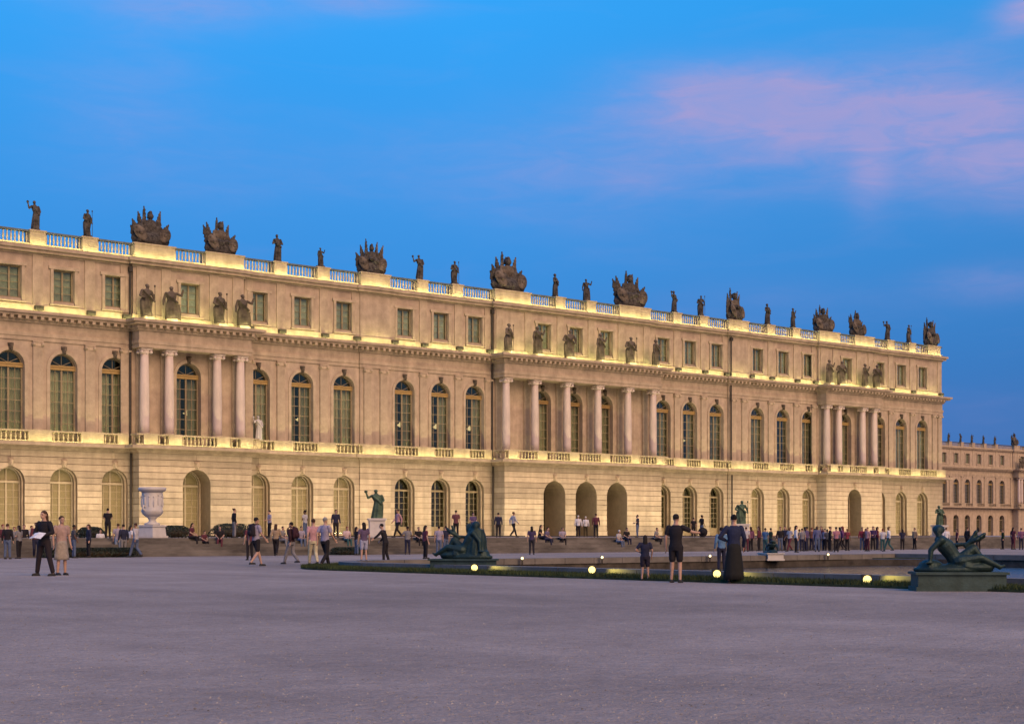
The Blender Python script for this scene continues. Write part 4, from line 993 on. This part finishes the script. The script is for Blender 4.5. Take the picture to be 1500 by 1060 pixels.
# ------------------------------------------------------------------ chandeliers glowing behind the gallery windows
for b, nm in ((-43.9, 'window of the left porch'), (-32.6, 'second window right of the left porch'), (-21.35, 'first window left of the central porch group'), (-17.1, 'middle window left of the central porch'), (-12.95, 'last window before the central porch'), (17.1, 'middle window right of the central porch')):
    e = empty('chandelier', (CX + b + .95, YF + 2.0, TZ + 10.6), 0, 'glowing chandelier inside the ' + nm, 'chandelier', 'chandeliers in the gallery')
    obj('stem', MB().cap((0, 0, .3), (0, 0, 5.55), .02, .02, 6), 'gilt_wood', e)
    obj('crystal_tier', MB().lathe([(.06, -.16), (.26, -.04), (.36, .05), (.18, .11), (.05, .3)], 0, 0, 0, 12), 'chandelier_glow', e, smooth=True)

# ------------------------------------------------------------------ people
BLK, NAVY, WHT, GRY, PNK, TAN, RED, BLU, LIL, TEAL, CRM, MAR, JEAN, LGT = (.014, .012, .016), (.02, .022, .05), (.62, .60, .62), (.20, .19, .20), (.45, .25, .27), (.30, .22, .15), (.28, .05, .06), (.06, .13, .26), (.30, .27, .36), (.03, .09, .10), (.52, .46, .30), (.10, .025, .04), (.09, .12, .20), (.42, .40, .42)
def P(px, py, hgt, face, pose, outfit, top, bot, label, z=0.0, **k):
    p = on_ground(px, py, z); return person(p, face, hgt, pose, outfit, top, bot, label, **k)
def T_(px, Y, hgt, face, pose, outfit, top, bot, label, **k):           # on the terrace or at a given distance
    z = k.pop('z', TZ); return person((at_depth(px, Y), Y, z), face, hgt, pose, outfit, top, bot, label, **k)
BACK = -math.degrees(TH); FRONT = BACK + 180
N = dict(vox=.013)
man = P(65, 843, 1.84, FRONT - 25, 'wide', 'trousers', BLK, (.02, .014, .018), 'person all in black with long dark hair looking down at a white sheet', sleeve='long', hair='long', hc='brown', **N)
P(90, 842, 1.70, FRONT + 40, 'stand', 'dress', (.36, .25, .22), (.30, .26, .22), 'person in a pale pink and beige dress beside the one in black', hair='short', hc='brown', **N)
P(375, 829, 1.80, BACK - 45, 'walk', 'shorts', LIL, BLK, 'walker with black backpack in grey shirt and dark shorts', **N)
P(366, 820, 1.65, BACK + 30, 'stand', 'trousers', MAR, BLK, 'person in dark red top just left of the walker with backpack')
P(427, 826, 1.66, BACK + 60, 'walk', 'trousers', (.03, .01, .015), GRY, 'walker in a very dark maroon jacket and grey trousers', sleeve='long', **N)
P(459, 828, 1.76, BACK + 20, 'walk', 'trousers', PNK, CRM, 'walker in pink top and cream trousers', hc='brown', **N)
P(476, 831, 1.78, BACK - 35, 'walk', 'trousers', LIL, BLK, 'walker in pale lilac shirt and black trousers right of the cream trousers', hc='grey', **N)
P(533, 822, 1.70, BACK + 25, 'stand', 'shorts', (.10, .07, .13), (.32, .33, .45), 'person in dark violet top and pale blue shorts', hair='long', **N)
P(565, 824, 1.62, BACK + 70, 'lean', 'trousers', BLK, BLK, 'person in black leaning forward with arms spread', sleeve='long', **N)
P(945, 850, 1.15, BACK, 'elbow', 'shorts', NAVY, (.02, .016, .03), 'child in dark navy clothes with bare legs at the basin edge', hair='long', **N)
P(990, 853, 1.66, BACK - 20, 'point', 'shorts', BLK, BLK, 'person in black t-shirt and shorts standing with arm out by the basin', **N)
P(1075, 854, 1.64, BACK, 'elbow', 'long_skirt', (.018, .024, .06), (.012, .012, .012), 'person in dark blue top and long black skirt', sleeve='long', hair='bun', **N)
P(1057, 836, 1.40, BACK + 10, 'stand', 'trousers', (.10, .20, .36), NAVY, 'child in light blue jacket partly behind the long black skirt', sleeve='long')
# at the foot of the steps, left
P(4, 815, 1.72, 200, 'stand', 'trousers', MAR, BLK, 'person in maroon top cut by the left edge of the picture', hc='red')
P(21, 812, 1.62, 150, 'stand', 'trousers', GRY, JEAN, 'person with red hair, grey top and jeans near the left edge', hc='red')
P(35, 813, 1.75, 170, 'stand', 'trousers', BLK, JEAN, 'person in dark jacket and jeans behind the person in black', sleeve='long', hc='brown')
P(46, 812, 1.70, 220, 'hold', 'trousers', LGT, JEAN, 'person in pale top and jeans just left of the one reading the sheet', hc='brown')
P(118, 813, 1.45, 40, 'stand', 'trousers', TEAL, BLU, 'child in teal top right of the beige dress')
P(147, 814.5, 1.45, 160, 'stand', 'trousers', WHT, (.02, .05, .10), 'small person in white top and dark blue trousers', hair='long', hc='brown')
P(173, 815, 1.76, BACK, 'stand', 'trousers', (.36, .30, .34), (.25, .30, .40), 'person in pale mauve top and light jeans left of the vase', hc='brown')
P(181, 815, 1.72, BACK + 40, 'stand', 'trousers', NAVY, GRY, 'person in navy jacket and grey trousers left of the vase', sleeve='long')
P(191, 814, 1.66, BACK - 50, 'stand', 'trousers', WHT, BLK, 'person in white top and black trousers close to the vase', hair='long')
# seated or standing on and behind the steps
def SIT(px, i, face, top, bot, label, **k):                              # i: step sat on
    Y = SY + i * .38 + .12; z = TZ / NS * (i + 1) - .445 * .95; T_(px, Y - .05, k.pop('hgt', 1.66), face, 'sit', 'trousers', top, bot, label, z=z, **k)
SIT(322, 4, 150, BLK, MAR, 'person in black sitting on the steps below the big hedge', hair='long')
SIT(298, 4, 190, MAR, BLK, 'small seated person left of the big hedge', hgt=1.3)
SIT(507, 4, 175, (.55, .42, .45), TEAL, 'person in pale pink shirt sitting on the steps', hc='red')
SIT(800, 4, 200, (.12, .10, .18), NAVY, 'person in violet sitting on the steps below the first central arch')
SIT(823, 4, 160, LIL, BLK, 'person in lilac top and black trousers sitting on the steps below the arches')
SIT(905, 3, 190, LGT, JEAN, 'person in grey top and jeans sitting below the third central arch', hc='white')
SIT(917, 4, 170, BLK, NAVY, 'dark seated person right of the one in jeans on the steps')
SIT(412, 4, 200, GRY, GRY, 'grey seated person on the steps left of the maroon jacket')
SIT(440, 4, 170, LIL, JEAN, 'seated person in lilac between two walkers')
T_(730, 88, 1.75, BACK, 'stand', 'trousers', NAVY, BLK, 'dark standing person at the left edge of the central block', sleeve='long')
P(779, 812, 1.66, BACK, 'stand', 'trousers', (.05, .035, .09), (.02, .02, .03), 'standing person in dark violet behind the basin', hair='long')
T_(847, 96, 1.75, BACK, 'stand', 'trousers', WHT, BLK, 'left one of two people in white shirts before the middle arch', hc='white', sleeve='long')
T_(858, 96, 1.68, BACK, 'stand', 'trousers', WHT, (.05, .04, .02), 'right one of two people in white shirts before the middle arch', hc='white', sleeve='long')
T_(1016, 92, 1.6, BACK, 'stand', 'trousers', BLK, BLK, 'small dark person right of the black t-shirt', hair='short')
P(623, 818, 1.62, BACK - 60, 'stand', 'trousers', (.12, .03, .05), BLK, 'person in dark red left of the left reclining bronze', hair='long')
T_(668, 79.0, 1.72, BACK, 'stand', 'trousers', (.14, .05, .06), BLK, 'person in dark red seen above the left reclining bronze')
P(643, 812, 1.66, BACK, 'stand', 'trousers', LIL, JEAN, 'person in lilac behind the left reclining bronze')
P(653, 811, 1.70, BACK + 40, 'stand', 'trousers', NAVY, JEAN, 'person in navy behind the left reclining bronze', hc='brown')
# the crowd on the right
crowd = [(1093, 'pale grey', LGT, MAR, 'stand'), (1112, 'maroon', MAR, BLK, 'stand'), (1121, 'blue', BLU, TEAL, 'hold'), (1143, 'dark', BLK, JEAN, 'stand'), (1157, 'pale grey', LGT, MAR, 'walk'), (1166, 'white', WHT, BLK, 'stand'), (1175, 'charcoal', GRY, NAVY, 'stand'), (1182, 'violet', (.10, .07, .16), NAVY, 'stand'),
         (1189, 'red-brown', (.20, .08, .05), NAVY, 'photo'), (1197, 'slate blue', (.10, .11, .22), JEAN, 'stand'), (1208, 'lilac', LIL, BLK, 'stand'), (1216, 'black', BLK, BLK, 'stand'), (1225, 'rose', (.36, .16, .2), BLK, 'stand'), (1234, 'purple', (.12, .04, .12), BLK, 'walk'), (1241, 'dark red', RED, BLK, 'stand'),
         (1263, 'crimson', (.22, .03, .05), JEAN, 'sit2'), (1271, 'pink', PNK, MAR, 'stand'), (1285, 'deep maroon', (.12, .02, .04), NAVY, 'stand'), (1293, 'silver grey', (.46, .45, .5), TEAL, 'stand'), (1302, 'white', WHT, TEAL, 'walk')]
for k, (px, nm, top, bot, pose) in enumerate(crowd):
    low = pose == 'sit2'; Y = (74.0, 76.2, 70.5, 75.4, 72.0, 68.5, 73.1)[k % 7]
    near = 'below the far right-hand arches' if px < 1160 else ('left of the right porch' if px < 1205 else ('below the right porch' if px < 1265 else 'right of the right porch door'))
    T_(px, Y, (1.70, 1.78, 1.62, 1.74)[k % 4], BACK + (0, 60, -40, 180, 120, -90)[k % 6], 'stand' if low else pose, 'trousers', top, bot, 'person in %s top in the right-hand crowd, %s from the left' % (nm, ORD[k] if k < 16 else ('seventeenth', 'eighteenth', 'nineteenth', 'twentieth')[k - 16]), z=0.0, hair=('short', 'long', 'short', 'bun')[k % 4], hc=('black', 'brown', 'black', 'red', 'fair')[k % 5], skin=(0, 0, 1, 0, 2)[k % 5], sleeve=('short', 'long')[k % 2], vox=.02, group='crowd before the right part of the palace')
extra = [(1100, 'plum', (.14, .05, .10), BLK), (1129, 'dark green', (.03, .05, .03), NAVY), (1150, 'navy', NAVY, BLK), (1171, 'brown', (.09, .05, .03), JEAN), (1179, 'grey', GRY, BLK), (1194, 'black', BLK, NAVY), (1203, 'wine', MAR, JEAN), (1212, 'dark grey', (.07, .07, .08), BLK), (1230, 'blue', BLU, BLK), (1268, 'brick', (.24, .07, .04), MAR), (1279, 'dark violet', (.06, .03, .09), BLK)]
for k, (px, nm, top, bot) in enumerate(extra):
    T_(px, (75.8, 74.6, 76.3)[k % 3], (1.74, 1.64, 1.80, 1.58)[k % 4], BACK + (30, -70, 150, 0)[k % 4], ('stand', 'hold', 'walk')[k % 3], 'trousers', top, bot, 'person in %s top at the back of the right-hand crowd, %s from the left' % (nm, ORD[k]), z=0.0, hair=('long', 'short')[k % 2], hc=('brown', 'black', 'black')[k % 3], skin=(0, 1, 0, 2)[k % 4], sleeve=('long', 'short')[k % 2], vox=.02, group='crowd before the right part of the palace')
right = [(1386, 'white', WHT, BLK), (1402, 'dark red', MAR, BLK), (1417, 'black', BLK, BLK), (1433, 'charcoal', GRY, BLK), (1469, 'dark green', (.03, .05, .02), BLK), (1484, 'maroon', MAR, MAR), (1496, 'violet', (.16, .07, .14), NAVY)]
for k, (px, nm, top, bot) in enumerate(right):
    T_(px, (70, 73, 71.5)[k % 3], (1.7, 1.62, 1.76)[k % 3], BACK + (0, 90, -60)[k % 3], 'stand', 'trousers', top, bot, 'person in %s top behind the large reclining bronze, %s from the left' % (nm, ORD[k]), z=0.0, hair=('short', 'long')[k % 2], hc=('brown', 'black')[k % 2], vox=.02, sleeve=('long', 'short')[k % 2], group='people behind the large reclining bronze')
# more visitors along the foot of the steps and on the terrace
more = [(11, 74, 0, 'black', BLK, JEAN), (28, 75, 0, 'grey', GRY, BLK), (53, 74.5, 0, 'wine red', MAR, NAVY), (108, 75, 0, 'dark grey', (.07, .07, .08), JEAN), (130, 75.5, 0, 'navy', NAVY, BLK), (158, 81, 1, 'black', BLK, BLK), (199, 74.6, 0, 'pale', LGT, JEAN),
        (279, 82, 1, 'dark red', MAR, BLK), (343, 81, 1, 'black', BLK, GRY), (395, 81.5, 1, 'lilac', LIL, BLK), (404, 75.4, 0, 'brown', TAN, BLK), (447, 82, 1, 'pale grey', LGT, JEAN), (492, 81, 1, 'dark blue', NAVY, BLK), (522, 75.2, 0, 'black', BLK, JEAN), (583, 80.5, 1, 'rose', PNK, BLK), (597, 76, 0, 'grey', GRY, NAVY),
        (612, 81, 1, 'black', BLK, BLK), (693, 81, 1, 'violet', (.10, .07, .16), BLK), (752, 84, 1, 'pale', LGT, BLK), (790, 82, 1, 'black', BLK, NAVY), (873, 84, 1, 'wine red', MAR, BLK), (934, 83, 1, 'navy', NAVY, JEAN), (960, 81, 1, 'grey', GRY, BLK), (1028, 83, 1, 'black', BLK, JEAN), (1340, 76, 0, 'brown', TAN, BLK), (1322, 75, 0, 'navy', NAVY, BLK)]
place = lambda px: 'at the far left' if px < 60 else 'left of the marble vase' if px < 215 else 'between the vase and the walkers' if px < 370 else 'behind the walkers' if px < 570 else 'near the left reclining bronze' if px < 720 else 'before the central arches' if px < 940 else 'behind the people in black' if px < 1060 else 'left of the large reclining bronze'
used = {}
for k, (px, Y, on, nm, top, bot) in enumerate(more):
    lb = 'small distant visitor in %s top %s' % (nm, place(px)); used[lb] = used.get(lb, 0) + 1
    if used[lb] > 1: lb += ', the right-hand one'
    sit = on and k % 3 == 1
    if sit: SIT(px, 5 if k % 2 else 4, 170 + 15 * (k % 4), top, bot, lb.replace('visitor', 'seated visitor'), hgt=1.66, hair=('short', 'long')[k % 2], hc=('brown', 'black')[k % 2])
    else: T_(px, Y, (1.7, 1.62, 1.76, 1.66)[k % 4], BACK + (0, 70, 200, -60, 120)[k % 5], ('stand', 'hold', 'walk', 'elbow')[k % 4], 'trousers', top, bot, lb, z=TZ if on else 0.0, hair=('short', 'long', 'bun')[k % 3], hc=('brown', 'black')[k % 2], skin=(0, 0, 1, 2)[k % 4], sleeve=('long', 'short')[k % 2], vox=.02)
# loose pebbles on the gravel
pb = MB(); rp_ = random.Random(11)
for k in range(6000):
    Z = 9.0 + 26 * rp_.random() ** 1.6; t = rp_.uniform(-.36, .36); x, y = Z * (ST + t * CT), Z * (CT - t * ST)
    if x > BX0 - .1 and y < BY1: continue
    a = rp_.uniform(.005, .014); b_ = a * rp_.uniform(.6, 1.2); hh = a * rp_.uniform(.5, .9); c, s2 = math.cos(k), math.sin(k)
    pb.add([(x + a * c, y + a * s2, .0), (x - b_ * s2, y + b_ * c, .0), (x - a * c, y - a * s2, .0), (x + b_ * s2, y - b_ * c, .0), (x, y, hh)], [(0, 1, 4), (1, 2, 4), (2, 3, 4), (3, 0, 4)])
tag(link('pebbles', pb.mesh('pebbles', recalc=False), 'pebble'), 'small loose pebbles scattered on the gravel forecourt', 'pebbles', kind='stuff')
# things carried
sh = man.location; s_ = obj('paper_sheet', MB().add([(-.20, -.15, 0), (.0, -.13, .05), (.20, -.15, .0), (.21, .14, .02), (.0, .15, .07), (-.21, .14, .02), (-.20, -.15, -.004), (.0, -.13, .046), (.20, -.15, -.004), (.21, .14, .016), (.0, .15, .066), (-.21, .14, .016)],
    [(0, 1, 4, 5), (1, 2, 3, 4), (6, 11, 10, 7), (7, 10, 9, 8), (0, 6, 7, 1), (1, 7, 8, 2), (2, 8, 9, 3), (3, 9, 10, 4), (4, 10, 11, 5), (5, 11, 6, 0)]), fabric((.75, .73, .74)))
fd = Vector((-math.sin(R(FRONT - 25)), math.cos(R(FRONT - 25)), 0)); s_.location = Vector(sh) + fd * .42 + Vector((CT, -ST, 0)) * .10 + Vector((0, 0, 1.13)); s_.rotation_euler = (R(-38), 0, R(FRONT - 25)); tag(s_, 'open white sheet held by the person in black', 'paper')
def backpack(px, py, hgt, face, label, col):
    p = on_ground(px, py); e = empty('backpack', p + Vector((math.sin(R(face)) * .19, -math.cos(R(face)) * .19, hgt * .62)), R(face), label, 'backpack')
    m = MB(); m.loft([(0, 0, 0, .15, .09), (0, -.01, .08, .17, .115), (0, -.01, .3, .165, .11), (0, 0, .42, .12, .08), (0, .01, .46, .05, .04)], 14); obj('bag', m, fabric(col), e, smooth=True)
    obj('pocket', MB().loft([(0, -.11, .04, .11, .04), (0, -.115, .14, .12, .05), (0, -.11, .22, .1, .03)], 12), fabric(col), e, smooth=True)
    for s in (-1, 1): obj('strap', MB().path([(s * .09, .06, .42), (s * .12, .16, .48), (s * .13, .30, .38), (s * .12, .30, .15), (s * .10, .1, .05)], [.02] * 5, 6), fabric(col), e, smooth=True)
backpack(375, 829, 1.80, BACK - 45, 'black backpack on the walker in dark shorts', (.015, .012, .02))
backpack(427, 826, 1.66, BACK + 60, 'dark maroon backpack on the walker in grey trousers', (.04, .012, .02))
p = on_ground(990, 853); e = empty('hat', p + Vector((CT * .66, -ST * .66, 1.24)), -TH, 'round black hat held out by the person in black t-shirt', 'hat', sc=.62)
obj('crown', MB().lathe([(.10, 0), (.11, .05), (.09, .11), (.03, .125)], 0, 0, 0, 14), fabric(BLK), e, smooth=True).rotation_euler.x = R(80); obj('brim', MB().lathe([(.11, .0), (.19, -.01), (.19, .004), (.10, .015)], 0, 0, 0, 16), fabric(BLK), e, smooth=True).rotation_euler.x = R(80)
p = on_ground(459, 829.5); obj_b = obj('paper_bag', MB().taper(0, 0, 0, .03, .28, .16, .26, .14).taper(0, 0, .03, .07, .22, .11, .14, .06), fabric((.45, .40, .42))); obj_b.location = p; tag(obj_b, 'flat pale bag lying on the gravel at the cream trousers', 'bag')
# in-ground floodlights washing the lower storey
for k, (x0, x1) in enumerate(((-63, -50), (-49, -39), (-38, -11), (-10.5, 10.5), (11, 38), (39, 49), (50, 63))):
    D = (0, 1.45, 0, 1.9, 0, 1.45, 0)[k]; e = empty('ground_light', (CX + (x0 + x1) / 2, YF - D - 5.2, TZ), 0, 'low light trough on the terrace washing the wall, %s from the left' % ORD[k], 'light', 'light troughs at the foot of the palace')
    L = x1 - x0; obj('trough', MB().box(-L / 2, L / 2, -.15, -.08, .0, .10).box(-L / 2, L / 2, .08, .15, .0, .05).box(-L / 2, L / 2, -.08, .08, .0, .02), 'iron', e)
    strip_light((0, 0, .05), L, GROUND_P * L, 52, e, .14, (1.0, .86, .48))
